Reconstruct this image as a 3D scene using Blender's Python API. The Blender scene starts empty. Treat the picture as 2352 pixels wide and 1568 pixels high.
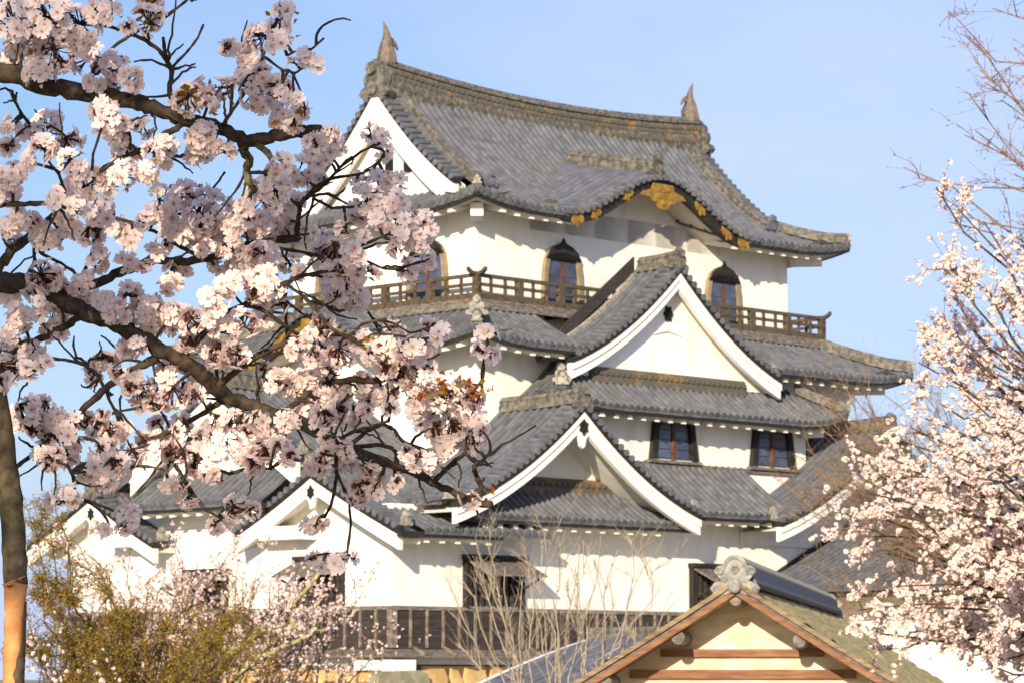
import bpy, math, random
import numpy as np
from mathutils import Vector
R = math.radians
rng = np.random.default_rng(7)
random.seed(7)
SC = bpy.context.scene
COL = SC.collection

# ------------------------------------------------------------------ camera, sky, sun, exposure
FPX, HOR = 7288.0, 1557.0                     # focal length and horizon row in 2352x1568 measuring units
TILT = math.atan((HOR - 784) / FPX)
CAM = np.array([0.0, 0.0, 1.6])
cd = bpy.data.cameras.new('camera'); cam = bpy.data.objects.new('camera', cd); COL.objects.link(cam)
cam.location = CAM; cam.rotation_euler = (math.pi / 2 + TILT, 0, 0)
cd.sensor_width = 36; cd.lens = 36 * FPX / 2352; cd.clip_start = 0.05; cd.clip_end = 6000
cd.dof.use_dof = True; cd.dof.focus_distance = 6.0; cd.dof.aperture_fstop = 34
SC.camera = cam

A = R(44.4)                                    # castle axes: x along the front face, y along the left face
UX = np.array([math.sin(A), math.cos(A), 0]); VY = np.array([-math.cos(A), math.sin(A), 0])
ORG = np.array([-0.95, 84.99, 0.0])

SUN_DIR = 1.36 * UX + 0.88 * VY + np.array([0, 0, -0.47])   # the way the light travels
SUN_DIR /= np.linalg.norm(SUN_DIR)
ELEV = math.asin(-SUN_DIR[2])
ld = bpy.data.lights.new('sun', 'SUN'); sun = bpy.data.objects.new('sun', ld); COL.objects.link(sun)
ld.energy = 5.0; ld.angle = R(0.5); ld.color = (1.0, 0.86, 0.66)
sun.rotation_euler = Vector(SUN_DIR).to_track_quat('-Z', 'Y').to_euler()

W = bpy.data.worlds.new("World"); SC.world = W; W.use_nodes = True
nt = W.node_tree; nt.nodes.clear()
def wn(t, **k):
    n = nt.nodes.new(t)
    for a, b in k.items(): setattr(n, a, b)
    return n
sky = wn('ShaderNodeTexSky', sky_type='NISHITA', sun_disc=False)
sky.sun_elevation = ELEV
sky.sun_rotation = math.atan2(-SUN_DIR[0], -SUN_DIR[1])
sky.air_density = 1.0; sky.dust_density = 1.2; sky.ozone_density = 1.6
bg = wn('ShaderNodeBackground'); bg.inputs[1].default_value = 0.095
out = wn('ShaderNodeOutputWorld')
tc = wn('ShaderNodeTexCoord'); mp = wn('ShaderNodeMapping'); mp.inputs['Scale'].default_value = (3.2, 3.2, 7)
mp.inputs['Location'].default_value = (0.35, 0.1, 0.2)
nz = wn('ShaderNodeTexNoise'); nz.inputs['Scale'].default_value = 2.2; nz.inputs['Detail'].default_value = 5
nz.inputs['Roughness'].default_value = 0.5
rp = wn('ShaderNodeValToRGB'); rp.color_ramp.elements[0].position = 0.40; rp.color_ramp.elements[1].position = 0.64
rp.color_ramp.elements[0].color = (0.12, 0.12, 0.12, 1); rp.color_ramp.elements[1].color = (0.75, 0.75, 0.75, 1)
mx = wn('ShaderNodeMix', data_type='RGBA')
mx.inputs['B'].default_value = (4.75, 5.65, 8.6, 1)          # thin high cloud
L = nt.links.new
L(tc.outputs['Generated'], mp.inputs[0]); L(mp.outputs[0], nz.inputs['Vector']); L(nz.outputs[0], rp.inputs[0])
sx = wn('ShaderNodeSeparateXYZ'); L(tc.outputs['Generated'], sx.inputs[0])
hz = wn('ShaderNodeMapRange'); hz.inputs['From Min'].default_value = 0.0; hz.inputs['From Max'].default_value = 0.11; hz.inputs['To Min'].default_value = 0.95; hz.inputs['To Max'].default_value = 0.0; L(sx.outputs['Z'], hz.inputs['Value'])
fm_ = wn('ShaderNodeMath', operation='MAXIMUM'); bank = wn('ShaderNodeMapRange'); bank.inputs['From Min'].default_value = -0.13; bank.inputs['From Max'].default_value = 0.03; bank.inputs['To Min'].default_value = 0.0; bank.inputs['To Max'].default_value = 0.42; L(sx.outputs['X'], bank.inputs['Value'])
cl_ = wn('ShaderNodeMath', operation='MULTIPLY_ADD'); L(rp.outputs[0], cl_.inputs[0]); cl_.inputs[1].default_value = 0.45; L(bank.outputs[0], cl_.inputs[2]); cl_.use_clamp = True
L(cl_.outputs[0], fm_.inputs[0]); L(hz.outputs[0], fm_.inputs[1]); L(fm_.outputs[0], mx.inputs['Factor']); tint = wn('ShaderNodeMix', data_type='RGBA', blend_type='MULTIPLY'); tint.inputs['Factor'].default_value = 1.0; tint.inputs['B'].default_value = (0.80, 0.90, 1.12, 1); L(sky.outputs[0], tint.inputs['A']); L(tint.outputs['Result'], mx.inputs['A']); L(mx.outputs['Result'], bg.inputs[0]); L(bg.outputs[0], out.inputs[0])

SC.view_settings.view_transform = 'Standard'; SC.view_settings.look = 'None'
SC.view_settings.gamma = 1.0; SC.view_settings.exposure = 0.54
SC.cycles.max_bounces = 6; SC.cycles.transparent_max_bounces = 8

# ------------------------------------------------------------------ small helpers
def ray(px, py):
    fw = np.array([0, math.cos(TILT), math.sin(TILT)]); up = np.array([0, -math.sin(TILT), math.cos(TILT)])
    d = fw * FPX + np.array([1.0, 0, 0]) * (px - 1176) + up * (784 - py)
    return d / FPX
def at(px, py, depth): return CAM + ray(px, py) * depth

def tag(o, label, cat, group=None, kind=None):
    if label: o['label'] = label
    if cat: o['category'] = cat
    if group: o['group'] = group
    if kind: o['kind'] = kind
    return o
def empty(name, parent=None, loc=(0, 0, 0), rz=0.0):
    o = bpy.data.objects.new(name, None); COL.objects.link(o)
    o.empty_display_size = 0.2; o.location = loc; o.rotation_euler = (0, 0, rz)
    if parent: o.parent = parent
    return o

class MB:
    """collects shapes; build() links them as one mesh object"""
    def __init__(s): s.v = []; s.f = []; s.a = []; s.n = 0
    def add(s, v, f, a=None):
        v = np.asarray(v, float).reshape(-1, 3); o = s.n
        s.v.append(v); s.a.append(np.zeros(len(v)) if a is None else np.broadcast_to(np.asarray(a, float), (len(v),)))
        s.f.extend([tuple(i + o for i in q) for q in f]); s.n += len(v)
    def grid(s, P, a=None, close=False):
        """P: (m,n,3) points"""
        m, n = P.shape[:2]; o = s.n
        s.v.append(P.reshape(-1, 3)); s.a.append(np.zeros(m * n) if a is None else np.asarray(a, float).reshape(-1))
        for i in range(m - 1):
            for j in range(n - 1 if not close else n):
                k = (j + 1) % n
                s.f.append((o + i * n + j, o + i * n + k, o + (i + 1) * n + k, o + (i + 1) * n + j))
        s.n += m * n
    def hexa(s, p):   # 8 corners: bottom 4, top 4
        s.add(p, [(0, 3, 2, 1), (4, 5, 6, 7), (0, 1, 5, 4), (1, 2, 6, 5), (2, 3, 7, 6), (3, 0, 4, 7)])
    def box(s, x0, x1, y0, y1, z0, z1):
        s.hexa([(x0, y0, z0), (x1, y0, z0), (x1, y1, z0), (x0, y1, z0), (x0, y0, z1), (x1, y0, z1), (x1, y1, z1), (x0, y1, z1)])
    def beam(s, p, q, w, h, up=(0, 0, 1)):
        p = np.asarray(p, float); q = np.asarray(q, float); t = q - p; t /= np.linalg.norm(t)
        r = np.cross(t, np.asarray(up, float)); r /= np.linalg.norm(r); u = np.cross(r, t)
        c = [(-w / 2, -h / 2), (w / 2, -h / 2), (w / 2, h / 2), (-w / 2, h / 2)]
        s.hexa([p + r * a + u * b for a, b in c] + [q + r * a + u * b for a, b in c])
    def prism(s, poly, vec):
        poly = np.asarray(poly, float); vec = np.asarray(vec, float); n = len(poly)
        s.add(np.vstack([poly, poly + vec]), [tuple(range(n))[::-1], tuple(range(n, 2 * n))] + [(i, (i + 1) % n, n + (i + 1) % n, n + i) for i in range(n)])
    def tube(s, pts, rad, n=6, a=None, cap=True, jit=0.0):
        pts = np.asarray(pts, float); k = len(pts); rad = np.broadcast_to(np.asarray(rad, float), (k,))
        t = np.gradient(pts, axis=0); t /= np.linalg.norm(t, axis=1)[:, None] + 1e-12
        ref = np.array([0.13, 0.21, 0.97]) if abs(t[0][2]) < 0.9 else np.array([0.97, 0.2, 0.1])
        P = np.zeros((k, n, 3)); r = None
        for i in range(k):
            if r is None: r = np.cross(t[i], ref)
            r = r - t[i] * (r @ t[i]); r /= np.linalg.norm(r); q = np.cross(t[i], r)
            th = np.arange(n) * 2 * math.pi / n
            rr = rad[i] * (1 + (jit * rng.standard_normal(n) if jit else 0))
            P[i] = pts[i] + np.outer(np.cos(th) * rr, r) + np.outer(np.sin(th) * rr, q)
        o = s.n; s.grid(P, None if a is None else np.full(k * n, a), close=True)
        if cap: s.f.append(tuple(o + j for j in range(n))[::-1]); s.f.append(tuple(o + (k - 1) * n + j for j in range(n)))
    def disc(s, c, d, r, depth, n=10):
        c = np.asarray(c, float); d = np.asarray(d, float); d = d / np.linalg.norm(d)
        s.tube([c, c + d * depth], [r, r], n)
    def build(s, name, mat, parent=None, smooth=False, attr=None):
        me = bpy.data.meshes.new(name)
        if s.n == 0: return None
        V = np.vstack(s.v); me.vertices.add(len(V)); me.vertices.foreach_set('co', V.ravel())
        ln = np.fromiter((len(q) for q in s.f), int, len(s.f)); li = np.fromiter((i for q in s.f for i in q), int, int(ln.sum()))
        me.loops.add(len(li)); me.loops.foreach_set('vertex_index', li)
        me.polygons.add(len(ln)); me.polygons.foreach_set('loop_start', np.concatenate([[0], np.cumsum(ln)[:-1]]))
        me.polygons.foreach_set('use_smooth', np.full(len(ln), bool(smooth)))
        me.update(calc_edges=True)
        if attr:
            at_ = me.attributes.new(attr, 'FLOAT', 'POINT'); at_.data.foreach_set('value', np.concatenate(s.a))
        me.materials.append(mat)
        o = bpy.data.objects.new(name, me); COL.objects.link(o)
        if parent: o.parent = parent
        return o

def mesh_np(name, V, F, mat, parent=None, attr=None, val=None, smooth=False):
    """V (n,3); F (m,k) all faces of equal size"""
    me = bpy.data.meshes.new(name); k = F.shape[1]
    me.vertices.add(len(V)); me.vertices.foreach_set('co', np.ascontiguousarray(V, dtype=np.float32).ravel())
    me.loops.add(F.size); me.loops.foreach_set('vertex_index', F.ravel().astype(np.int32))
    me.polygons.add(len(F)); me.polygons.foreach_set('loop_start', np.arange(len(F), dtype=np.int32) * k)
    me.polygons.foreach_set('use_smooth', np.full(len(F), bool(smooth)))
    me.update(calc_edges=True)
    if attr:
        a = me.attributes.new(attr, 'FLOAT', 'POINT'); a.data.foreach_set('value', np.ascontiguousarray(val, dtype=np.float32))
    me.materials.append(mat)
    o = bpy.data.objects.new(name, me); COL.objects.link(o)
    if parent: o.parent = parent
    return o

# ------------------------------------------------------------------ materials
def mat(name, col, rough=0.7, metal=0.0, var=0.0, vscale=3.0, col2=None, bump=0.0, bscale=20.0, stretch=(1, 1, 1), spec=0.3, ramp=(0.4, 0.65)):
    m = bpy.data.materials.new(name); m.use_nodes = True; t = m.node_tree; b = t.nodes['Principled BSDF']
    b.inputs['Roughness'].default_value = rough; b.inputs['Metallic'].default_value = metal
    b.inputs['Specular IOR Level'].default_value = spec
    b.inputs['Base Color'].default_value = (*col, 1)
    g = t.nodes.new('ShaderNodeTexCoord'); mpn = t.nodes.new('ShaderNodeMapping'); mpn.inputs['Scale'].default_value = stretch
    t.links.new(g.outputs['Object'], mpn.inputs[0])
    if col2 or var:
        n = t.nodes.new('ShaderNodeTexNoise'); n.inputs['Scale'].default_value = vscale; n.inputs['Detail'].default_value = 6
        t.links.new(mpn.outputs[0], n.inputs['Vector'])
        r = t.nodes.new('ShaderNodeValToRGB'); r.color_ramp.elements[0].position = ramp[0]; r.color_ramp.elements[1].position = ramp[1]
        c2 = col2 if col2 else tuple(min(1, c * (1 + var)) for c in col)
        c1 = col if col2 else tuple(c * (1 - var) for c in col)
        r.color_ramp.elements[0].color = (*c1, 1); r.color_ramp.elements[1].color = (*c2, 1)
        t.links.new(n.outputs[0], r.inputs[0]); t.links.new(r.outputs[0], b.inputs['Base Color'])
    if bump:
        n2 = t.nodes.new('ShaderNodeTexNoise'); n2.inputs['Scale'].default_value = bscale; n2.inputs['Detail'].default_value = 5
        t.links.new(mpn.outputs[0], n2.inputs['Vector'])
        bp = t.nodes.new('ShaderNodeBump'); bp.inputs['Strength'].default_value = bump; bp.inputs['Distance'].default_value = 0.03
        t.links.new(n2.outputs[0], bp.inputs['Height']); t.links.new(bp.outputs[0], b.inputs['Normal'])
    return m

def tile_mat(name, base, alt, lichen):
    """roof tile: greys that change from tile to tile, courses across the slope, lichen patches"""
    m = bpy.data.materials.new(name); m.use_nodes = True; t = m.node_tree; b = t.nodes['Principled BSDF']; K = t.links.new
    b.inputs['Roughness'].default_value = 0.55; b.inputs['Specular IOR Level'].default_value = 0.35
    N = t.nodes.new
    g = N('ShaderNodeTexCoord'); at_ = N('ShaderNodeAttribute'); at_.attribute_name = 'td'
    n = N('ShaderNodeTexNoise'); n.inputs['Scale'].default_value = 3.0; n.inputs['Detail'].default_value = 7; n.inputs['Roughness'].default_value = 0.62
    K(g.outputs['Object'], n.inputs['Vector'])
    r = N('ShaderNodeValToRGB'); r.color_ramp.elements[0].position = 0.32; r.color_ramp.elements[1].position = 0.7
    r.color_ramp.elements[0].color = (*base, 1); r.color_ramp.elements[1].color = (*alt, 1); K(n.outputs[0], r.inputs[0])
    n2 = N('ShaderNodeTexNoise'); n2.inputs['Scale'].default_value = 0.9; n2.inputs['Detail'].default_value = 9; n2.inputs['Roughness'].default_value = 0.7
    K(g.outputs['Object'], n2.inputs['Vector'])
    r2 = N('ShaderNodeValToRGB'); r2.color_ramp.elements[0].position = 0.52; r2.color_ramp.elements[1].position = 0.68; K(n2.outputs[0], r2.inputs[0])
    mu = N('ShaderNodeMath'); mu.operation = 'MULTIPLY'; mu.inputs[1].default_value = 0.42; K(r2.outputs[0], mu.inputs[0])
    mx_ = N('ShaderNodeMix'); mx_.data_type = 'RGBA'; K(mu.outputs[0], mx_.inputs['Factor']); K(r.outputs[0], mx_.inputs['A']); mx_.inputs['B'].default_value = (*lichen, 1)
    dv = N('ShaderNodeMath'); dv.operation = 'MULTIPLY'; dv.inputs[1].default_value = 1 / 0.30; K(at_.outputs['Fac'], dv.inputs[0])
    fr = N('ShaderNodeMath'); fr.operation = 'FRACT'; K(dv.outputs[0], fr.inputs[0])
    bp = N('ShaderNodeBump'); bp.inputs['Strength'].default_value = 0.55; bp.inputs['Distance'].default_value = 0.03; bp.invert = True
    K(fr.outputs[0], bp.inputs['Height']); K(bp.outputs[0], b.inputs['Normal'])
    K(mx_.outputs['Result'], b.inputs['Base Color'])
    return m

M = {}
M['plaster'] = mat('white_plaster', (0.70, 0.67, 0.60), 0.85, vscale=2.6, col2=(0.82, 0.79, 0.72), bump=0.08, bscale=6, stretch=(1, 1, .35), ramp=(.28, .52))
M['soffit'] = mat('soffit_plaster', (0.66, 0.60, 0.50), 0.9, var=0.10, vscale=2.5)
M['tile'] = tile_mat('roof_tile', (0.064, 0.068, 0.077), (0.162, 0.166, 0.178), (0.115, 0.103, 0.082))
M['tile_dark'] = tile_mat('roof_tile_blue', (0.070, 0.074, 0.090), (0.165, 0.168, 0.19), (0.11, 0.106, 0.105))
M['ridge'] = mat('ridge_tile', (0.075, 0.068, 0.058), 0.7, vscale=7, col2=(0.20, 0.18, 0.145), bump=0.5, bscale=18)
M['lichen'] = mat('lichened_tile', (0.105, 0.095, 0.072), 0.8, vscale=2.0, col2=(0.30, 0.175, 0.06), bump=0.4, bscale=18, ramp=(0.54, 0.74))
M['pale_tile'] = mat('pale_tile', (0.20, 0.185, 0.16), 0.75, vscale=9, col2=(0.36, 0.33, 0.28), bump=0.5, bscale=30)
M['fish'] = mat('weathered_fish_tile', (0.11, 0.098, 0.088), 0.7, vscale=5, col2=(0.21, 0.145, 0.09), bump=0.5, bscale=14)
M['dark'] = mat('blackened_wood', (0.022, 0.019, 0.017), 0.7, var=0.3, vscale=6)
M['panel'] = mat('charred_board', (0.028, 0.024, 0.023), 0.75, vscale=5, col2=(0.060, 0.046, 0.040), stretch=(0.4, 0.4, 6), bump=0.3)
M['batten'] = mat('weathered_batten', (0.20, 0.16, 0.125), 0.8, var=0.35, vscale=7)
M['grey_wood'] = mat('grey_board', (0.17, 0.145, 0.12), 0.8, var=0.4, vscale=6, stretch=(1, 1, 3))
M['rail'] = mat('railing_wood', (0.088, 0.065, 0.042), 0.75, var=0.25, vscale=8)
M['brown_wood'] = mat('brown_wood', (0.13, 0.058, 0.030), 0.7, var=0.3, vscale=6)
M['frame_tan'] = mat('tan_frame', (0.26, 0.205, 0.12), 0.7, var=0.15, vscale=4)
M['glass'] = mat('window_pane', (0.062, 0.078, 0.128), 0.25, spec=0.5, var=0.3, vscale=2)
M['gold'] = mat('gilded_metal', (0.34, 0.195, 0.035), 0.5, 0.35, var=0.25, vscale=5, bump=0.4, bscale=12)
M['void'] = mat('dark_opening', (0.012, 0.011, 0.010), 0.9, var=0.2)
M['stone'] = mat('tan_stone', (0.44, 0.27, 0.10), 0.9, vscale=1.8, col2=(0.58, 0.42, 0.20), bump=0.6, bscale=6)
M['grey_stone'] = mat('grey_stone', (0.26, 0.24, 0.15), 0.9, var=0.2, vscale=4, bump=0.6, bscale=8)
M['joint'] = mat('stone_joint', (0.10, 0.07, 0.04), 0.95, var=0.3)
M['ground'] = mat('park_ground', (0.33, 0.28, 0.20), 0.95, vscale=0.3, col2=(0.24, 0.22, 0.13), bump=0.4, bscale=4)
M['cream'] = mat('cream_board', (0.64, 0.49, 0.30), 0.85, vscale=3.2, col2=(0.84, 0.71, 0.50), stretch=(1, 1, 3))
M['red_beam'] = mat('red_brown_beam', (0.17, 0.070, 0.034), 0.7, vscale=3, col2=(0.27, 0.14, 0.07), stretch=(1, 1, 7), bump=0.2)
M['shingle'] = mat('mossy_shingle', (0.30, 0.25, 0.085), 0.95, vscale=9, col2=(0.50, 0.39, 0.21), bump=1.0, bscale=22)
M['verge'] = mat('layered_verge_board', (0.15, 0.105, 0.06), 0.8, vscale=3, col2=(0.30, 0.22, 0.13), stretch=(1, 1, 9), bump=0.4, bscale=14)
M['oni'] = mat('grey_crest_tile', (0.20, 0.19, 0.172), 0.7, vscale=12, col2=(0.36, 0.338, 0.305), bump=0.3, bscale=30)
M['blue_tile'] = mat('dark_blue_ridge_tile', (0.040, 0.040, 0.050), 0.55, var=0.3, vscale=8, spec=0.6)

# ------------------------------------------------------------------ ground
b = MB(); b.add([(-2500, -800, 0), (2500, -800, 0), (2500, 4000, 0), (-2500, 4000, 0)], [(0, 1, 2, 3)])
g = b.build('ground', M['ground']); tag(g, 'earthy park ground with patchy grass', None, kind='structure')

# ================================================================== CASTLE
RZ = R(45.6)
KEEP = empty('castle_keep', None, ORG, RZ)
tag(KEEP, 'three storey white plastered castle keep with stacked grey tile gables', 'castle')

def ribbed(mb, pos, s0, s1, tf, period=0.27, nt=12, cap=True, rr=0.085, eave_d=None):
    """tiled sheet: round cover-tile ribs side by side over flat pans. pos(s,t)->(…,3); tf(s)->(t0,t1)"""
    n = max(1, int(round((s1 - s0) / period))); p = (s1 - s0) / n
    off = np.array([-0.5, -0.27, -0.235, -0.12, 0.12, 0.235, 0.27, 0.5]) * p
    hz = np.array([0, 0.0, 0.055, rr + 0.012, rr + 0.012, 0.055, 0.0, 0])
    for k in range(n):
        sc = s0 + (k + 0.5) * p
        ss = sc + off
        t01 = np.array([tf(x) for x in ss])
        if np.max(t01[:, 1] - t01[:, 0]) < 0.04: continue
        w = np.linspace(0, 1, nt)
        T = t01[:, 0][:, None] + np.maximum(0, t01[:, 1] - t01[:, 0])[:, None] * w[None, :]
        S = np.broadcast_to(ss[:, None], T.shape)
        P = pos(S, T).copy()
        P[..., 2] += hz[:, None] + rng.normal(0, 0.004)
        mb.grid(P, T + 0.07 * rng.random())
        if cap:
            tc0 = tf(sc)[0]
            a = pos(np.array([sc]), np.array([tc0]))[0]; c = pos(np.array([sc]), np.array([tc0 + 0.1]))[0]
            d = a - c; d /= np.linalg.norm(d)
            mb.disc(a + np.array([0, 0, 0.035]) - d * 0.04, d, 0.098, 0.09, 9)
            e0 = P[0, 0]; e1 = P[-1, 0]
            mb.add([e0, e1, e1 - [0, 0, 0.09], e0 - [0, 0, 0.09]], [(0, 1, 2, 3)])

def line_boxes(mb, P, dx, dz):
    """strip with rectangular section along points P; dx = vector across, dz = vector down"""
    P = np.asarray(P, float); dx = np.asarray(dx, float); dz = np.asarray(dz, float)
    G = np.stack([P, P + dx, P + dx + dz, P + dz], axis=1)
    o = mb.n; mb.grid(G, close=True)
    n = len(P); mb.f.append((o + 3, o + 2, o + 1, o)); mb.f.append(tuple(o + (n - 1) * 4 + j for j in range(4)))

def ridge(mb, path, w, h):
    path = np.asarray(path, float); k = len(path)
    t = np.gradient(path, axis=0); t[:, 2] = 0; t /= np.linalg.norm(t, axis=1)[:, None]
    r = np.stack([t[:, 1], -t[:, 0], 0 * t[:, 0]], axis=1)
    sec = [(-.5 * w, -.25 * h), (-.5 * w, .28 * h), (-.40 * w, .30 * h), (-.40 * w, .58 * h), (-.46 * w, .60 * h), (-.46 * w, .72 * h), (-.32 * w, .74 * h), (-.28 * w, .92 * h), (-.12 * w, 1.02 * h)]
    sec = sec + [(-a, c) for a, c in sec[::-1]]
    G = np.zeros((k, len(sec), 3))
    for j, (a, c) in enumerate(sec): G[:, j] = path + r * a + np.array([0, 0, c])
    o = mb.n; mb.grid(G); n = len(sec)
    mb.f.append(tuple(o + j for j in range(n))); mb.f.append(tuple(o + (k - 1) * n + j for j in range(n))[::-1])

def end_tile(mb, pos, d, size=0.5, ball=True):
    """ornamental plate closing a ridge, facing along d"""
    pos = np.asarray(pos, float); d = np.array([d[0], d[1], 0.0]); d /= np.linalg.norm(d); r = np.array([d[1], -d[0], 0])
    half = [(.48, 0), (.58, .10), (.50, .24), (.34, .30), (.40, .48), (.36, .62), (.22, .70), (.20, .86), (.10, .98)]
    sh = [(-a, c) for a, c in half] + [(0, 1.06)] + half[::-1]
    poly = [pos + r * (a * size) + np.array([0, 0, c * size]) for a, c in sh]
    mb.prism(poly, d * size * 0.28)
    if ball:
        mb.disc(pos + d * size * 0.2 + np.array([0, 0, 0.78 * size]), d, 0.17 * size, 0.22 * size, 10)
        mb.disc(pos + d * size * 0.2 + np.array([0, 0, 0.24 * size]), d, 0.20 * size, 0.16 * size, 8)

RAFTERS = []
def roof_side(parent, E0, e, n, Ln, z0, prof, dmax, over, dmin=None, lift=None, s_sof=None, s_raf=None, mat_='tile', vis=True, cut=None, nt=14, raf_in=0.17, s_tile=None):
    """one slope of a roof: tiles, eave board, soffit and rafters"""
    E0 = np.array(E0, float); e = np.array(e, float); n = np.array(n, float)
    lift = lift or (lambda s: 0 * s)
    def pos(s, d):
        z = z0 + prof(d) + lift(s) * np.clip(1 - d / 2.0, 0, 1)
        return np.stack([E0[0] + e[0] * s + n[0] * d, E0[1] + e[1] * s + n[1] * d, z], axis=-1)
    dmn = dmin or (lambda s: 0.0)
    for st in (s_tile or [(0, Ln)]):
        mb = MB(); ribbed(mb, pos, st[0], st[1], lambda s: (dmn(s), max(dmn(s), dmax(s))), nt=nt)
        mb.build('tile_slope', M[mat_], parent, attr='td')
    for (a, c) in (s_sof or [(0, Ln)]):
        ss = np.linspace(a, c, max(4, int((c - a) / 0.35) + 2))
        def line(d, dz): 
            p = pos(ss, np.zeros_like(ss) + 0.0); p = p + np.array([n[0] * d, n[1] * d, 0]); p[:, 2] += dz; return p
        eb = MB(); line_boxes(eb, line(0.03, -0.03), np.array([n[0], n[1], 0]) * 0.12, (0, 0, -0.14)); eb.build('eave_board', M['dark'], parent)
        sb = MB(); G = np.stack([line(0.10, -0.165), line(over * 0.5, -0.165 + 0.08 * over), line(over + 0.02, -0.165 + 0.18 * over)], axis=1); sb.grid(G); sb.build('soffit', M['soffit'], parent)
    if vis:
        for (a, c) in (s_raf or s_sof or [(0, Ln)]):
            for s in np.arange(a + 0.3, c - 0.1, 0.545):
                zl = z0 + float(lift(np.array([s]))[0]) - 0.172
                def q(d, w, dz): return (E0[0] + e[0] * (s + w) + n[0] * d, E0[1] + e[1] * (s + w) + n[1] * d, zl + 0.2 * d + dz)
                d0, d1, w = raf_in, over + 0.03, 0.078
                RAFTERS.append((parent, [q(d0, -w, -.15), q(d0, w, -.15), q(d1, w, -.14), q(d1, -w, -.14), q(d0, -w, 0), q(d0, w, 0), q(d1, w, 0), q(d1, -w, 0)]))
    return pos

def flare(Ln, h=0.28, reach=2.6):
    return lambda s: h * (np.clip(1 - s / reach, 0, 1) ** 2.2 + np.clip(1 - (Ln - s) / reach, 0, 1) ** 2.2)

def hip_ridge(parent, path, w=0.26, h=0.24, tile=0.42, d=None):
    mb = MB(); ridge(mb, path, w, h); mb.build('hip_ridge', M['ridge'], parent)
    path = np.asarray(path)
    dd = d if d is not None else path[0] - path[1]
    m2 = MB(); end_tile(m2, path[0] + np.array([0, 0, 0.0]), dd, tile); m2.build('ridge_end_tile', M['pale_tile'], parent)

def verge_band(parent, mp_, zf, a0, a1, b0, b1, arc=0.25, matn='tile'):
    """short cross tiles along a gable edge: b from b0 (inside) to b1 (outer edge)"""
    mb = MB(); aa = np.linspace(a0, a1, 200); zz = np.array([zf(x) for x in aa])
    G = np.stack([np.array([mp_(x, b_, z + 0.03 - (0.05 if b_ == b1 else 0)) for x, z in zip(aa[::8], zz[::8])]) for b_ in (b0 - 0.06, b1 - 0.02)], axis=1)
    mb.grid(G)
    ln = np.concatenate([[0], np.cumsum(np.hypot(np.diff(aa), np.diff(zz)))])
    for q in np.arange(arc / 2, ln[-1], arc):
        x = np.interp(q, ln, aa); z = zf(x)
        mb.tube([mp_(x, b0 - 0.05, z + 0.075), mp_(x, b1 - 0.05, z + 0.015)], [0.078, 0.082], 7, a=rng.random())
        mb.disc(mp_(x, b1 - 0.06, z + 0.01), np.array(mp_(x, b1 + 1, z)) - np.array(mp_(x, b1, z)), 0.09, 0.07, 9)
    mb.build('verge_tiles', M[matn], parent, attr='td')

def pendant(parent, mp_, a, b, z, sc=1.0):
    half = [(0.05, 0.05), (.30, -.10), (.24, -.22), (.33, -.36), (.17, -.42), (.10, -.52), (.07, -.66)]
    sh = half + [(0, -.72)] + [(-x, y) for x, y in half[::-1]]
    mb = MB(); P = [mp_(a + x * sc, b, z + y * sc) for x, y in sh]
    v = np.array(mp_(a, b + 0.10, z)) - np.array(mp_(a, b, z)); mb.prism(P, v); o = mb.build('pendant_board', M['plaster'], parent)
    m2 = MB(); c = [mp_(a + 0.135 * sc * (1.15 if k % 2 == 0 else .75) * math.cos(k * math.pi / 6 + math.pi / 6), b + 0.10, z - 0.24 * sc + 0.17 * sc * (1.15 if k % 2 == 0 else .75) * math.sin(k * math.pi / 6 + math.pi / 6)) for k in range(12)]
    m2.prism(c, v * 0.5); m2.build('hexagon_boss', M['void'], parent)

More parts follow.
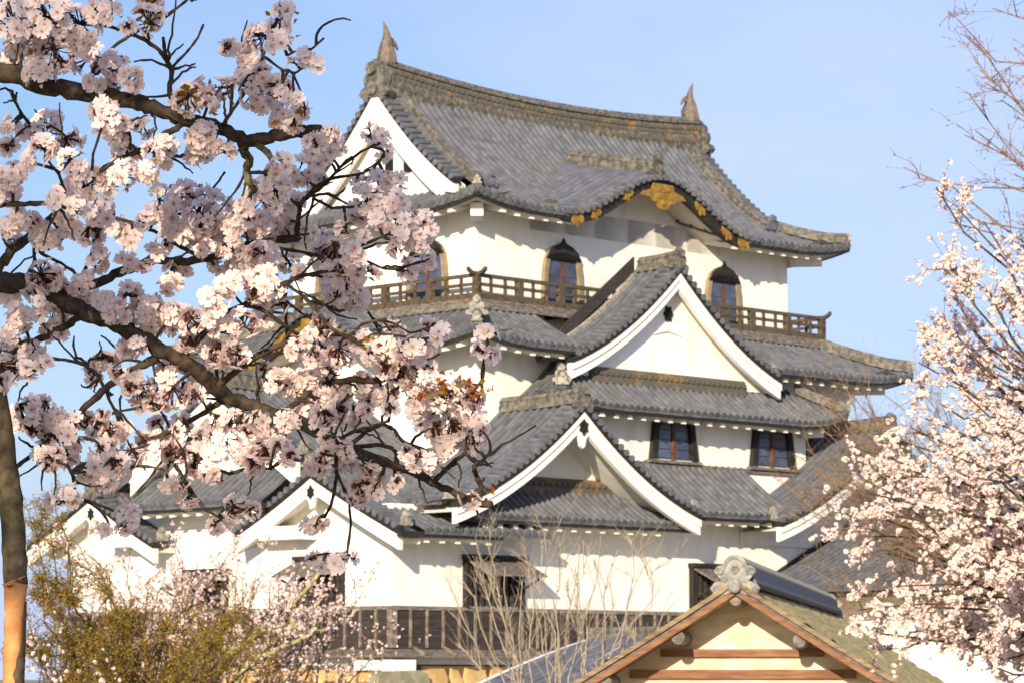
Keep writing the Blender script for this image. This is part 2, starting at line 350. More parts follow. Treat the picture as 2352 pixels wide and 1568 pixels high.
def gable(parent, mp_, zl, zr, hwl, hwr, b_face, b_wall, z_floor, back_l=None, back_r=None, band=0.55, bh=(0.34, 0.48), ridge_back=None, ridge_top=0.36, pend=1.0, wall_half=None, wall_z=None, vl=None, vr=None, ridge_w=0.42, tilesz=0.75, foot=True, rmat='ridge', offs=0.16):
    """gable roof in (a across, b outward, z). zl / zr: height over |a| to the left (a<0) / right"""
    zf = lambda a: zl(-a) if a < 0 else zr(a)
    vl = vl if vl is not None else hwl; vr = vr if vr is not None else hwr
    for sg, z_, hw, bk in ((-1, zl, hwl, back_l), (1, zr, hwr, back_r)):
        if bk is None: continue
        def pos(s, t, sg=sg, z_=z_, hw=hw):       # t = 0 at the foot
            a = (hw - t); zz = np.vectorize(z_)(a)
            P = np.stack(np.broadcast_arrays(a * sg, s, zz), axis=-1)
            out = np.array([mp_(*q) for q in P.reshape(-1, 3)]).reshape(P.shape); return out
        mb = MB(); ribbed(mb, pos, bk, b_face - band, lambda s, hw=hw: (0.0, hw - 0.05), nt=14)
        mb.build('tile_slope', M['tile'], parent, attr='td')
    for sg, z_, v_ in ((-1, zl, vl), (1, zr, vr)):
        f = lambda a, z_=z_: z_(abs(a))
        verge_band(parent, mp_, f, sg * 0.08, sg * v_, b_face - band, b_face)
        aa = np.linspace(0, v_, 26)
        top = np.array([z_(x) for x in aa]) - 0.03
        ln = MB(); P0 = np.array([mp_(sg * x, b_face - 0.30, z) for x, z in zip(aa, top)])
        vb = np.array(mp_(0, 1, 0)) - np.array(mp_(0, 0, 0))
        line_boxes(ln, P0, vb * 0.26, (0, 0, -offs)); ln.build('verge_lining', M['dark'], parent)
        bb = MB(); hh = bh[0] + (bh[1] - bh[0]) * (aa / v_) ** 2
        slope = np.gradient(top, aa); fac = np.sqrt(1 + slope ** 2)
        q0 = np.array([mp_(sg * x, b_face - 0.25, z - offs) for x, z in zip(aa, top)]); q1 = q0 + vb * 0.14
        q2 = q1 - np.outer(hh * fac, [0, 0, 1]); q3 = q0 - np.outer(hh * fac, [0, 0, 1])
        G = np.stack([q0, q1, q2, q3], axis=1); o = bb.n; bb.grid(G, close=True); nn = len(aa)
        bb.f.append((o + 3, o + 2, o + 1, o)); bb.f.append(tuple(o + (nn - 1) * 4 + j for j in range(4)))
        q4 = q1 + vb * 0.05 - np.outer(hh * fac * 0.0, [0, 0, 1]); q5 = q4 - np.outer(hh * fac * 0.42, [0, 0, 1])   # proud upper moulding
        G = np.stack([q1 - vb * 0.002, q4, q5, q5 - vb * 0.052], axis=1); o = bb.n; bb.grid(G, close=True)
        bb.f.append(tuple(o + (nn - 1) * 4 + j for j in range(4))); bb.f.append((o + 3, o + 2, o + 1, o))
        bb.build('bargeboard', M['plaster'], parent)
        so = MB(); s0 = np.array([mp_(sg * x, b_face - 0.24, z - offs - 0.1) for x, z in zip(aa, top)]); s1 = np.array([mp_(sg * x, b_wall - 0.02, z - offs - 0.1) for x, z in zip(aa, top)])
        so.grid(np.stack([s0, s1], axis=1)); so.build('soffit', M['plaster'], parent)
    if z_floor is not None:
        wl = wall_half or vl; wr = wall_half or vr
        aa = np.concatenate([np.linspace(-wl, 0, 20), np.linspace(0, wr, 20)[1:]])
        top = np.array([max(zf(x) - 0.16, z_floor + 0.01) for x in aa])
        wb = MB(); G = np.stack([np.array([mp_(x, b_wall, z) for x, z in zip(aa, top)]), np.array([mp_(x, b_wall, z_floor) for x in aa])], axis=1); wb.grid(G)
        wb.build('gable_wall', M['plaster'], parent)
    if ridge_back is not None:
        mb = MB(); z0 = zf(0)
        path = [mp_(0, b_, z0 + 0.02 + 0.10 * max(0, (b_ - ridge_back) / (b_face - ridge_back)) ** 2) for b_ in np.linspace(ridge_back, b_face - 0.15, 8)]
        ridge(mb, path, ridge_w, ridge_top); mb.build('ridge', M[rmat], parent)
        m2 = MB(); dv = np.array(mp_(0, 1, 0)) - np.array(mp_(0, 0, 0)); end_tile(m2, mp_(0, b_face - 0.2, z0 - 0.12), dv, tilesz); m2.build('ridge_end_tile', M['ridge'], parent)
    if foot:
        for sg, z_, v_ in ((-1, zl, vl), (1, zr, vr)):
            m3 = MB(); dv = np.array(mp_(sg, 0, 0)) - np.array(mp_(0, 0, 0)); end_tile(m3, mp_(sg * (v_ - 0.05), b_face - 0.35, z_(v_) + 0.02), dv, 0.36); m3.build('verge_foot_tile', M['pale_tile'], parent)
    if pend: pendant(parent, mp_, 0, b_face - 0.20, zf(0) - 0.32, pend)

front = lambda cx: (lambda a, b_, z: (cx + a, -b_, z))
leftm = lambda cy: (lambda a, b_, z: (-b_, cy + a, z))
rightm = lambda cy: (lambda a, b_, z: (b_, cy + a, z))

L3, D3 = 13.15, 7.43
CY = D3 / 2
# ---------------- walls
def wall_box(name, x0, x1, y0, y1, z0, z1, label=None):
    b = MB(); b.box(x0, x1, y0, y1, z0, z1); o = b.build(name, M['plaster'], KEEP)
    if label: o['label'] = label
    return o
WX0, WX1, WY0, WY1 = -5.65, 18.8, -2.7, 10.13
W1 = wall_box('wall', WX0, WX1, WY0, WY1, 1.95, 5.95, 'white lower storey wall')
W2 = wall_box('wall', -1.3, L3 + 1.3, -1.3, D3 + 1.3, 5.9, 10.55, 'white middle storey wall')
W3 = wall_box('wall', 0, L3, 0, D3, 10.5, 14.55, 'white top storey wall')

# ---------------- top roof (hip and gable)
ROOF = empty('roof', KEEP); ROOF['label'] = 'top hip and gable roof'
p3 = lambda d: 0.29 * d + 0.0925 * d * d
E3 = 1.35; LF = L3 + 2 * E3; LS = D3 + 2 * E3; Z3 = 14.20; HALF = LS / 2
KX, KW, KH = 6.05, 4.05, 1.36                         # curved gable on the front eave
bell = lambda a: np.where(np.abs(a) < 1, (0.5 + 0.5 * np.cos(np.pi * np.clip(a, -1, 1))) ** 1.08, 0.0)
def dm_front(s):
    r = LF - s
    if s < 1.55: return s
    if r < 1.55: return r
    return HALF - 0.05
def dn_front(s):
    a = (s - E3 - KX) / KW
    if abs(a) >= 0.97: return 0.0
    h = float(bell(np.array(a))) * KH
    return max(0.0, (-0.29 + math.sqrt(0.29 ** 2 + 4 * 0.0925 * h)) / (2 * 0.0925) - 0.12)
fl3 = flare(LF); flS = flare(LS)
kl, kr = KX - KW + E3, KX + KW + E3
roof_side(ROOF, (-E3, -E3), (1, 0), (0, 1), LF, Z3, p3, dm_front, E3, dn_front, fl3, s_sof=[(0, kl + .05), (kr - .05, LF)], s_raf=[(.9, kl + .9), (kr - 1.0, LF - .8)], nt=18)
roof_side(ROOF, (-E3, D3 + E3), (1, 0), (0, -1), LF, Z3, p3, dm_front, E3, None, fl3, vis=False)
dm_side = lambda s: min(s, LS - s, 1.5)
roof_side(ROOF, (-E3, -E3), (0, 1), (1, 0), LS, Z3, p3, dm_side, E3, None, flS, s_raf=[(.9, LS - .8)])
roof_side(ROOF, (L3 + E3, -E3), (0, 1), (-1, 0), LS, Z3, p3, dm_side, E3, None, flS, vis=False)
ztop = lambda a: Z3 + float(p3(max(HALF - abs(a), 0)))
GT = empty('gable', KEEP); GT['label'] = 'left end gable of the top roof'
gable(GT, leftm(CY), ztop, ztop, 3.15, 3.15, 0.38, -0.12, Z3 + 0.52, band=0.56, bh=(0.55, 0.62), pend=0, foot=False, offs=0.13)
b = MB(); b.box(-0.02, 0.14, CY - 1.05, CY - 0.85, 15.55, 15.98); b.build('vent', M['void'], GT)
b = MB(); b.box(-0.02, 0.14, CY - 0.3, CY - 0.10, 15.65, 16.1); b.build('vent', M['void'], GT)
GT2 = empty('gable', KEEP); GT2['label'] = 'right end gable of the top roof'
gable(GT2, rightm(CY), ztop, ztop, 3.15, 3.15, L3 + 0.38, L3 - 0.12, Z3 + 0.52, band=0.56, bh=(0.55, 0.62), pend=0, foot=False)
# main ridge with sagging line and rows of round tile ends
xs = np.linspace(-0.12, L3 + 0.12, 30); un = (xs - L3 / 2) / (L3 / 2)
zr_ = 17.86 + 0.34 * un ** 2
b = MB()
G = np.stack([np.stack([xs, 0 * xs + CY + dy, zr_ + dz], axis=1) for dy, dz in ((-.32, -.45), (-.32, .05), (-.24, .07), (-.24, .40), (-.30, .42), (-.30, .50), (-.16, .54), (-.10, .64), (.10, .64), (.16, .54), (.30, .50), (.30, .42), (.24, .40), (.24, .07), (.32, .05), (.32, -.45))], axis=1)
b.grid(G); b.f.append(tuple(range(16))); b.f.append(tuple(b.n - 16 + j for j in range(16))[::-1])
MR = b.build('ridge', M['ridge'], ROOF)
b = MB()
for x in np.arange(0.1, L3, 0.205):
    u_ = (x - L3 / 2) / (L3 / 2); z = 17.86 + 0.34 * u_ ** 2
    for row, dz in enumerate((0.13, 0.29)):
        b.disc((x + (0.1 if row else 0), CY - 0.235, z + dz), (0, -1, 0), 0.072 + 0.008 * rng.random(), 0.05, 8)
for x in np.arange(0.1, L3, 0.27): b.disc((x, CY - 0.31, 17.86 + 0.34 * ((x - L3 / 2) / (L3 / 2)) ** 2 - 0.11), (0, -1, 0), 0.085, 0.04, 8)
b.build('ridge_boss_tiles', M['lichen'], ROOF)
for x, d in ((-0.1, -1), (L3 + 0.1, 1)):
    b = MB(); end_tile(b, (x, CY, 17.72), (d, 0), 1.02); b.build('ridge_end_tile', M['ridge'], ROOF)
    # descending ridges beside the gable
    for off, w, h in ((0.80, 0.25, 0.20), (0.42, 0.13, 0.10)):
        xx = x - d * off + d * 0.12
        dd = np.linspace(1.55, HALF - 0.25, 14)
        b = MB(); ridge(b, [(xx, -E3 + q, Z3 + p3(q) + 0.06) for q in dd], w, h); b.build('hip_ridge', M['ridge'], ROOF)
    b = MB(); end_tile(b, (x - d * 0.68, -E3 + 1.50, Z3 + p3(1.55) + 0.02), (0, -1), 0.46); b.build('ridge_end_tile', M['tile_dark'], ROOF)
    cx_ = -E3 if d < 0 else L3 + E3
    q = np.linspace(0.05, 1.7, 8)
    hip_ridge(ROOF, [(cx_ - d * t, -E3 + t, Z3 + p3(t) + 0.08 + 0.28 * (max(0, 1 - t / 2.0)) ** 1.3 + 0.1 * max(0, .5 - t)) for t in q], tile=.24, d=(d, -1, 0))
    q2 = np.linspace(0.05, 1.7, 8)
    hip_ridge(ROOF, [(cx_ - d * t, D3 + E3 - t, Z3 + p3(t) + 0.08 + 0.28 * (max(0, 1 - t / 2.0)) ** 1.3) for t in q2], tile=.24, d=(d, 1, 0))
for x, y in ((-0.55, -0.55), (L3 + 0.55, -0.55), (-0.55, D3 + 0.55)):
    b = MB(); sx = -1 if x < 0 else 1; sy = -1 if y < 0 else 1
    b.beam((x - sx * .5, y - sy * .5, Z3 - .16), (x + sx * .18, y + sy * .18, Z3 - .14), 0.34, 0.36); b.build('corner_beam', M['plaster'], ROOF)

# ---------------- fish ornaments on the ridge ends
def fish(x, d):
    root = empty('fish_ornament', KEEP, (x, CY, 18.72))
    b = MB(); path = [(-.02, 0, -.02), (.0, 0, .14), (.02, 0, .32), (.0, 0, .50), (0.0, 0, .64), (.02, 0, .76), (.0, 0, .90), (-.05, 0, 1.06), (-.13, 0, 1.24)]
    b.tube([(p[0] * d, p[1], p[2]) for p in path], [.28, .27, .235, .19, .15, .115, .085, .05, .008], 8, jit=.06)
    b.build('fish_body', M['fish'], root)
    b = MB(); b.prism([(d * x_, -.035, z_) for x_, z_ in ((.02, .84), (.20, .78), (.34, .64), (.42, .46), (.28, .58), (.16, .62), (.04, .60))], (0, .07, 0)); b.build('tail_fin', M['fish'], root)
    b = MB()
    for k in range(5): b.prism([(d * (-.22 + .035 * k), -.02, .05 + .14 * k), (d * (-.32 + .04 * k), -.02, .17 + .14 * k), (d * (-.18 + .035 * k), -.02, .19 + .14 * k)], (0, .04, 0))
    for k in range(3): b.prism([(d * (.20 - .03 * k), -.02, .12 + .14 * k), (d * (.33 - .05 * k), -.02, .20 + .14 * k), (d * (.17 - .03 * k), -.02, .24 + .14 * k)], (0, .04, 0))
    b.build('dorsal_fin', M['fish'], root)
    root.scale = (1.05, 1.15, 0.97)
fish(0.12, 1); fish(L3 - 0.12, -1)

# ---------------- curved gables
def curved_gable(mp_, cx, hw, H, z0, bf, bb, zf_back, rz0, rb0, rb1, pieces, wall_b, label, bs=0.07):
    root = empty('curved_gable', KEEP); root['label'] = label
    zc = lambda a: z0 + float(bell(np.array(a / hw))) * H + 0.05 * max(0, abs(a / hw) - .8) * 5 * 0.3
    def pos(s, t):
        a = t; zz = np.vectorize(zc)(a) + bs * (bf - s)
        P = np.stack(np.broadcast_arrays(a, s, zz), axis=-1)
        return np.array([mp_(*q) for q in P.reshape(-1, 3)]).reshape(P.shape)
    b = MB(); ribbed(b, pos, bb, bf - 0.35, lambda s: (-hw, hw), nt=44, cap=False); b.build('tile_slope', M['tile_dark'], root, attr='td')
    verge_band(root, mp_, zc, -hw, hw, bf - 0.42, bf, arc=0.25, matn='tile')
    aa = np.linspace(-hw * 0.99, hw * 0.99, 60); P = np.array([mp_(x, bf - 0.30, zc(x) - 0.05) for x in aa])
    vb = np.array(mp_(0, 1, 0)) - np.array(mp_(0, 0, 0))
    hgt = 0.17 + 0.17 * np.abs(np.sin(np.pi * aa / hw))
    b = MB(); G = np.stack([P, P + vb * 0.16, P + vb * 0.16 - np.outer(hgt, [0, 0, 1]), P - np.outer(hgt, [0, 0, 1])], axis=1); o = b.n; b.grid(G, close=True)
    b.f.append((0, 1, 2, 3)); b.f.append(tuple(b.n - 4 + j for j in range(4))); b.build('bargeboard', M['dark'], root)
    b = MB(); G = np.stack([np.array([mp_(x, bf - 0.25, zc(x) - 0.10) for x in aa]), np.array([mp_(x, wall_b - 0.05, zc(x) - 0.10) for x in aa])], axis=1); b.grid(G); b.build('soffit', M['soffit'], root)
    b = MB(); G = np.stack([np.array([mp_(x, wall_b + 0.01, max(zc(x) - 0.12, z0 - .3)) for x in aa]), np.array([mp_(x, wall_b + 0.01, z0 - 0.35) for x in aa])], axis=1); b.grid(G); b.build('gable_wall', M['plaster'], root)
    b = MB(); ridge(b, [mp_(0, t, rz0 + (0.16 if bs > .1 else 0.05) * k) for k, t in enumerate(np.linspace(rb0, rb1, 5))], 0.34, 0.34); b.build('ridge', M['ridge'], root)
    b = MB(); end_tile(b, mp_(0, rb0 + 0.02, rz0 - 0.12), vb, 0.62); b.build('ridge_end_tile', M['ridge'], root)
    for sg in (-1, 1):
        if bs > .1:
            b = MB(); ridge(b, [mp_(sg * hw * .97, t, zc(hw * .97) + bs * (bf - t) + .05) for t in np.linspace(bf - .5, bf - 2.6, 5)], .2, .2); b.build('hip_ridge', M['ridge'], root)
    for (a0, w, h, big) in pieces:
        zz = zc(a0) - 0.12 - (0.05 if big else 0.0); b = MB()
        if big:
            half = [(.10, 0), (.46, .0), (.50, -.24), (.86, -.34), (1.04, -.52), (.62, -.56), (.50, -.70), (.30, -.72), (.22, -.92)]
            sh = half + [(0, -1.0)] + [(-x, y) for x, y in half[::-1]]
            b.prism([mp_(a0 + x * w, bf - 0.13, zz + y * h) for x, y in sh], vb * 0.06)
            for x, y, r_ in ((0, -.25, .07), (-.22, -.22, .06), (.22, -.22, .06), (0, -.72, .08), (-.2, -.52, .05), (.2, -.52, .05)):
                b.disc(mp_(a0 + x * w, bf - 0.08, zz + y * h), vb, r_ * w, 0.05, 7)
        else:
            sl = (zc(a0 + .05) - zc(a0 - .05)) / 0.1
            sh = [(-.5, .05), (-.56, -.4), (-.36, -.62), (-.2, -.5), (0, -.85), (.2, -.5), (.36, -.62), (.56, -.4), (.5, .05)]
            b.prism([mp_(a0 + x * w, bf - 0.13, zz + y * h + sl * x * w) for x, y in sh], vb * 0.05)
            b.disc(mp_(a0, bf - 0.08, zz - .35 * h), vb, .16 * w, 0.03, 6)
        b.build('gilded_fitting', M['gold'], root)
    return root
curved_gable(front(KX), KX, KW, KH, Z3 + 0.02, E3 + 0.10, -2.9, None, 15.80, 1.0, -2.2,
    [(0.0, .92, 0.74, True), (-3.5, .42, .36, False), (-2.75, .36, .32, False), (-1.45, .38, .32, False), (1.6, .38, .34, False), (2.75, .38, .34, False), (3.5, .42, .36, False)], -0.01, 'curved gable on the front of the top roof', 0.2)

# ---------------- balcony
BAL = empty('balcony', KEEP)
be = 0.78
b = MB()
for x0, x1, y0, y1 in ((-be, L3 + be, -be, -0.01), (-be, L3 + be, D3 + 0.01, D3 + be), (-be, -0.01, -0.008, D3 + 0.008), (L3 + 0.01, L3 + be, -0.008, D3 + 0.008)): b.box(x0, x1, y0, y1, 11.58, 11.68)
b.build('balcony_floor', M['grey_wood'], BAL)
b = MB()
for x in np.arange(-0.5, L3 + .6, 0.8): b.box(x - .07, x + .07, -be + .05, -.02, 11.40, 11.57)
for y in np.arange(0.2, D3 + .3, 0.8): b.box(-be + .05, -.02, y - .07, y + .07, 11.40, 11.57)
b.build('floor_joists', M['dark'], BAL)
b = MB(); b.box(-be - .02, L3 + be + .02, -be - .02, -be + .10, 11.40, 11.575); b.box(-be - .021, -be + .10, -be + .11, D3 + be + .02, 11.40, 11.574); b.box(L3 + be - .1, L3 + be + .021, -be + .11, D3 + be, 11.40, 11.574); b.build('edge_beam', M['grey_wood'], BAL)
def rail_run(p, q):
    p = np.array(p, float); q = np.array(q, float); d = q - p; ln = np.linalg.norm(d); d /= ln
    for z, h, w, ext in ((12.29, .095, .11, .34), (12.05, .085, .07, .12), (11.74, .15, .13, .10)):
        b = MB()
        if z > 12.2:
            n_ = 16; t = np.linspace(-ext, ln + ext, n_ + 8); t = np.sort(np.concatenate([t, [-ext * .6, ln + ext * .6]]))
            up_ = 0.14 * (np.clip(-t / ext, 0, 1) ** 2 + np.clip((t - ln) / ext, 0, 1) ** 2)
            P = np.array([(*(p + d * x), z + u_) for x, u_ in zip(t, up_)]); side = np.array([d[1], -d[0], 0]) * w
            line_boxes(b, P - side / 2 + np.array([0, 0, h / 2]), side, (0, 0, -h))
        else:
            b.beam((*(p - d * ext), z), (*(q + d * ext), z), w, h)
        b.build('rail', M['rail'], BAL)
    k = max(1, int(round(ln / 1.68)))
    for i in range(k + 1):
        c = p + d * ln * i / k; b = MB(); b.box(c[0] - .09, c[0] + .09, c[1] - .09, c[1] + .09, 11.68, 12.262 if i not in (0, k) else 12.33); b.build('post', M['rail'], BAL)
        if i < k:
            for j in (1, 2):
                c2 = p + d * ln * (i + j / 3) / k; b = MB(); b.box(c2[0] - .035, c2[0] + .035, c2[1] - .035, c2[1] + .035, 11.80, 12.262); b.build('baluster', M['rail'], BAL)
rail_run((-be + .06, -be + .06), (L3 + be - .06, -be + .06)); rail_run((-be + .061, -be + .06), (-be + .061, D3 + be - .06))
rail_run((L3 + be - .061, -be + .06), (L3 + be - .061, D3 + be - .06)); rail_run((-be + .06, D3 + be - .06), (L3 + be - .06, D3 + be - .06))

# ---------------- bell shaped windows of the top storey
def bell_window(mp_, a, z0, z1, w):
    root = empty('bell_window', KEEP)
    def shape(k, top=0.0):
        h = z1 - z0
        half = [(.50, 0), (.485, .35), (.465, .58), (.425, .74), (.35, .86), (.22, .935), (.09, .975)]
        pts = [(x * w * k, z0 + y * h * (1 if k == 1 else 0.955)) for x, y in half] + [(0, z0 + h * (1.0 if k == 1 else .95))]
        return pts + [(-x, z) for x, z in pts[-2::-1]]
    vb = np.array(mp_(0, 1, 0)) - np.array(mp_(0, 0, 0))
    b = MB(); o_ = shape(1.0); i_ = shape(0.80)
    P = np.array([mp_(a + x, 0.005, z) for x, z in o_]); Q = np.array([mp_(a + x, 0.005, z) for x, z in i_]); n = len(P)
    G = np.stack([P, P + vb * .13, Q + vb * .13, Q], axis=1); b.grid(G); b.f.append((0, 1, 2, 3)); b.f.append(tuple(b.n - 4 + j for j in range(4))); b.build('window_frame', M['frame_tan'], root)
    b = MB(); b.prism([mp_(a + x, 0.004, z) for x, z in shape(0.82)], vb * 0.02); b.build('opening', M['void'], root)
    # dark carved head with scalloped edge
    hd = [(x, z) for x, z in shape(1.0) if z > z0 + 0.6 * (z1 - z0)]
    zb = z0 + 0.735 * (z1 - z0)
    low = [(x, zb + 0.07 * w * abs(math.cos(3 * math.pi * x / w)) + .06 * w * (1 - (x / (.4 * w)) ** 2)) for x in np.linspace(-.40 * w, .40 * w, 17)]
    b = MB(); b.prism([mp_(a + x, 0.10, z) for x, z in hd + low], vb * 0.07); b.prism([mp_(a + x * w, .1, z1 + y) for x, y in ((-.06, -.03), (.06, -.03), (0, .13))], vb * .05); b.build('carved_head', M['dark'], root)
    zt = z0 + 0.76 * (z1 - z0)
    for sx in (-1, 1):
        for k in range(3):
            za = z0 + .05 + (zt - z0 - .05) * k / 3; zb_ = z0 + .05 + (zt - z0 - .05) * (k + 1) / 3 - .03
            xa, xb = sorted((sx * 0.04 * w, sx * 0.36 * w))
            b = MB(); b.prism([mp_(a + xa, .05, za), mp_(a + xb, .05, za), mp_(a + xb - (sx > 0) * .01 * w, .05, zb_), mp_(a + xa + (sx < 0) * .01 * w, .05, zb_)], vb * .015); b.build('pane', M['glass'], root)
    b = MB(); P = [mp_(a - .032 * w, .03, z0), mp_(a + .032 * w, .03, z0), mp_(a + .032 * w, .03, zt + .1), mp_(a - .032 * w, .03, zt + .1)]; b.prism(P, vb * .06)
    for k in range(1, 3):
        za = z0 + .05 + (zt - z0 - .05) * k / 3 - .022; b.prism([mp_(a + x, .055, z) for x, z in ((-.38 * w, za), (.38 * w, za), (.38 * w, za + .02), (-.38 * w, za + .02))], vb * .02)
    b.build('mullion', M['brown_wood'], root)
bell_window(front(0), 3.28, 11.70, 13.60, 1.62); bell_window(front(0), 10.12, 11.70, 13.60, 1.62)
bell_window(leftm(0), 1.85, 11.70, 13.60, 1.62); bell_window(leftm(0), 5.6, 11.70, 13.60, 1.62)

# ---------------- second roof
R2 = empty('roof', KEEP); R2['label'] = 'middle roof under the balcony'
E2 = 2.65; o2 = 1.35; L2f = L3 + 2 * E2; L2s = D3 + 2 * E2; Z2 = 10.32
p2 = lambda d: 0.44 * d + 0.045 * d * d
dmf2 = lambda s: min(s, L2f - s, 2.3); dmf2c = lambda s: 0.0 if 4.2 < s < 12.3 else dmf2(s); dms2 = lambda s: min(s, L2s - s, 2.3)
f2 = flare(L2f); f2s = flare(L2s)
roof_side(R2, (-E2, -E2), (1, 0), (0, 1), L2f, Z2, p2, dmf2, o2, None, f2, s_tile=[(0, 4.2), (12.3, L2f)], s_sof=[(0, 4.2), (12.3, L2f)], s_raf=[(.9, 4.2), (12.4, L2f - .9)])
roof_side(R2, (-E2, D3 + E2), (1, 0), (0, -1), L2f, Z2, p2, dmf2, o2, None, f2, vis=False)
KLW, KLH = 2.9, 1.15
def dn_left(s):
    a = (s - E2 - CY) / KLW
    if abs(a) >= .97: return 0.0
    h = float(bell(np.array(a))) * KLH
    return min(2.3, max(0, (-0.44 + math.sqrt(.44 ** 2 + 4 * .045 * h)) / .09 - .1))
roof_side(R2, (-E2, -E2), (0, 1), (1, 0), L2s, Z2, p2, dms2, o2, dn_left, f2s, s_sof=[(0, E2 + CY - KLW), (E2 + CY + KLW, L2s)])
roof_side(R2, (L3 + E2, -E2), (0, 1), (-1, 0), L2s, Z2, p2, dms2, o2, None, f2s, vis=False)
for cx_, cy_, sx, sy in ((-E2, -E2, -1, -1), (L3 + E2, -E2, 1, -1), (-E2, D3 + E2, -1, 1), (L3 + E2, D3 + E2, 1, 1)):
    q = np.linspace(0.04, 2.15, 9)
    hip_ridge(R2, [(cx_ - sx * t, cy_ - sy * t, Z2 + p2(t) + 0.08 + 0.28 * max(0, 1 - t / 2.0) ** 1.3 + .12 * max(0, .5 - t)) for t in q], 0.3, 0.28, 0.26, d=(sx, sy, 0))
    b = MB(); b.beam((cx_ - sx * 1.35, cy_ - sy * 1.35, Z2 - .14), (cx_ - sx * .62, cy_ - sy * .62, Z2 - .12), .32, .34); b.build('corner_beam', M['plaster'], R2)
b = MB(); end_tile(b, (-1.75, -1.75, Z2 + p2(.9) + .28), (-1, -1), 0.52); b.build('ridge_end_tile', M['pale_tile'], R2)
curved_gable(leftm(CY), CY, KLW, KLH, Z2 + 0.02, E2 + 0.10, 0.9, None, Z2 + 1.22, 2.0, 0.5,
    [(0.0, 0.8, 0.8, True), (-2.2, .5, .4, False), (-1.2, .5, .4, False), (1.3, .5, .4, False), (2.3, .5, .4, False)], 1.31, 'curved gable on the left of the middle roof')

# ---------------- big front bay of the second storey
BAYX = 5.33
BAY = empty('bay', KEEP); BAY['label'] = 'projecting front bay with black framed windows and a large gable'
b = MB(); b.box(0.7, 11.36, -2.1, -1.31, 5.6, 9.05); b.build('wall', M['plaster'], BAY)
ZB = 8.80; EB = 3.2; BX0, BX1 = -0.02, 11.98; LB = BX1 - BX0
pb = lambda d: 0.62 * d + 0.12 * d * d
fb = flare(LB, 0.36, 2.2)
dmb = lambda s: min(s * 1.05, (LB - s) * 1.05, 1.12)
roof_side(BAY, (BX0, -EB), (1, 0), (0, 1), LB, ZB, pb, dmb, 1.08, None, fb, s_raf=[(.9, LB - .7)], raf_in=.17)
for x0, nx in ((BX0, 1), (BX1, -1)):
    roof_side(BAY, (x0, -EB), (0, 1), (nx, 0), 1.95, ZB, pb, lambda s: min(s, 1.5), 0.75, None, lambda s: 0.36 * np.clip(1 - s / 2.2, 0, 1) ** 2.2, vis=False)
    hip_ridge(BAY, [(x0 + nx * t, -EB + t, ZB + pb(t) + .08 + .36 * max(0, 1 - t / 2) ** 1.3) for t in np.linspace(.04, 1.1, 6)], .26, .24, .34, d=(-nx, -1, 0))
    b = MB(); b.beam((x0 + nx * .95, -EB + 1.0, ZB - .16), (x0 + nx * .5, -EB + .55, ZB - .13), .28, .30); b.build('corner_beam', M['plaster'], BAY)
b = MB(); end_tile(b, (BX0 + .62, -EB + .62, ZB + pb(.62) + .16), (-1, -1), .46); b.build('ridge_end_tile', M['pale_tile'], BAY)
b = MB(); ridge(b, [(x, -2.16, 9.62) for x in np.linspace(BAYX - 3.2, BAYX + 3.2, 6)], .24, .34)
for x in np.arange(BAYX - 3.1, BAYX + 3.1, .22): b.disc((x, -2.27, 9.80), (0, -1, 0), .06, .04, 7)
b.build('ridge', M['lichen'], BAY)
zb_ = lambda t: 12.92 - 2.80 * (1.46 * (t / 4.35) - 0.46 * (t / 4.35) ** 2)
GB = empty('gable', KEEP); GB['label'] = 'large white gable over the front bay'
gable(GB, front(BAYX), zb_, zb_, 4.35, 4.35, 2.68, 2.13, 9.7, back_l=0.9, back_r=0.9, bh=(.32, .40), ridge_back=1.15, ridge_top=.34, pend=0.0, band=.62, ridge_w=.36, tilesz=.6)
m_ = front(BAYX); b = MB(); b.prism([m_(.17 * (1.1 if k % 2 == 0 else .75) * math.cos(k * math.pi / 6), 2.14, 11.62 + .22 * (1.1 if k % 2 == 0 else .75) * math.sin(k * math.pi / 6)) for k in range(12)], (0, -.06, 0)); b.build('hexagon_boss', M['void'], GB)
b = MB(); b.tube([m_(x, 2.16, 11.15 - .25 * x * x - .1 * abs(x)) for x in np.linspace(-.62, .62, 9)], [.01, .02, .03, .035, .03, .035, .03, .02, .01], 5); b.build('plaster_moulding', M['plaster'], GB)
b = MB(); b.prism([(BAYX - 3.1, -1.02, zb_(3.1) + .05), (BAYX - .12, -1.02, zb_(.12) + .05), (BAYX - .12, -1.02, zb_(.12) + .50), (BAYX - 3.1, -1.02, zb_(3.1) + .42)], (0, .06, 0)); b.build('plank_screen', M['panel'], GB)
b = MB(); ridge(b, [(BAYX - t, -1.12, zb_(t) + .03) for t in np.linspace(.3, 3.1, 9)], .16, .14); b.build('hip_ridge', M['pale_tile'], GB)
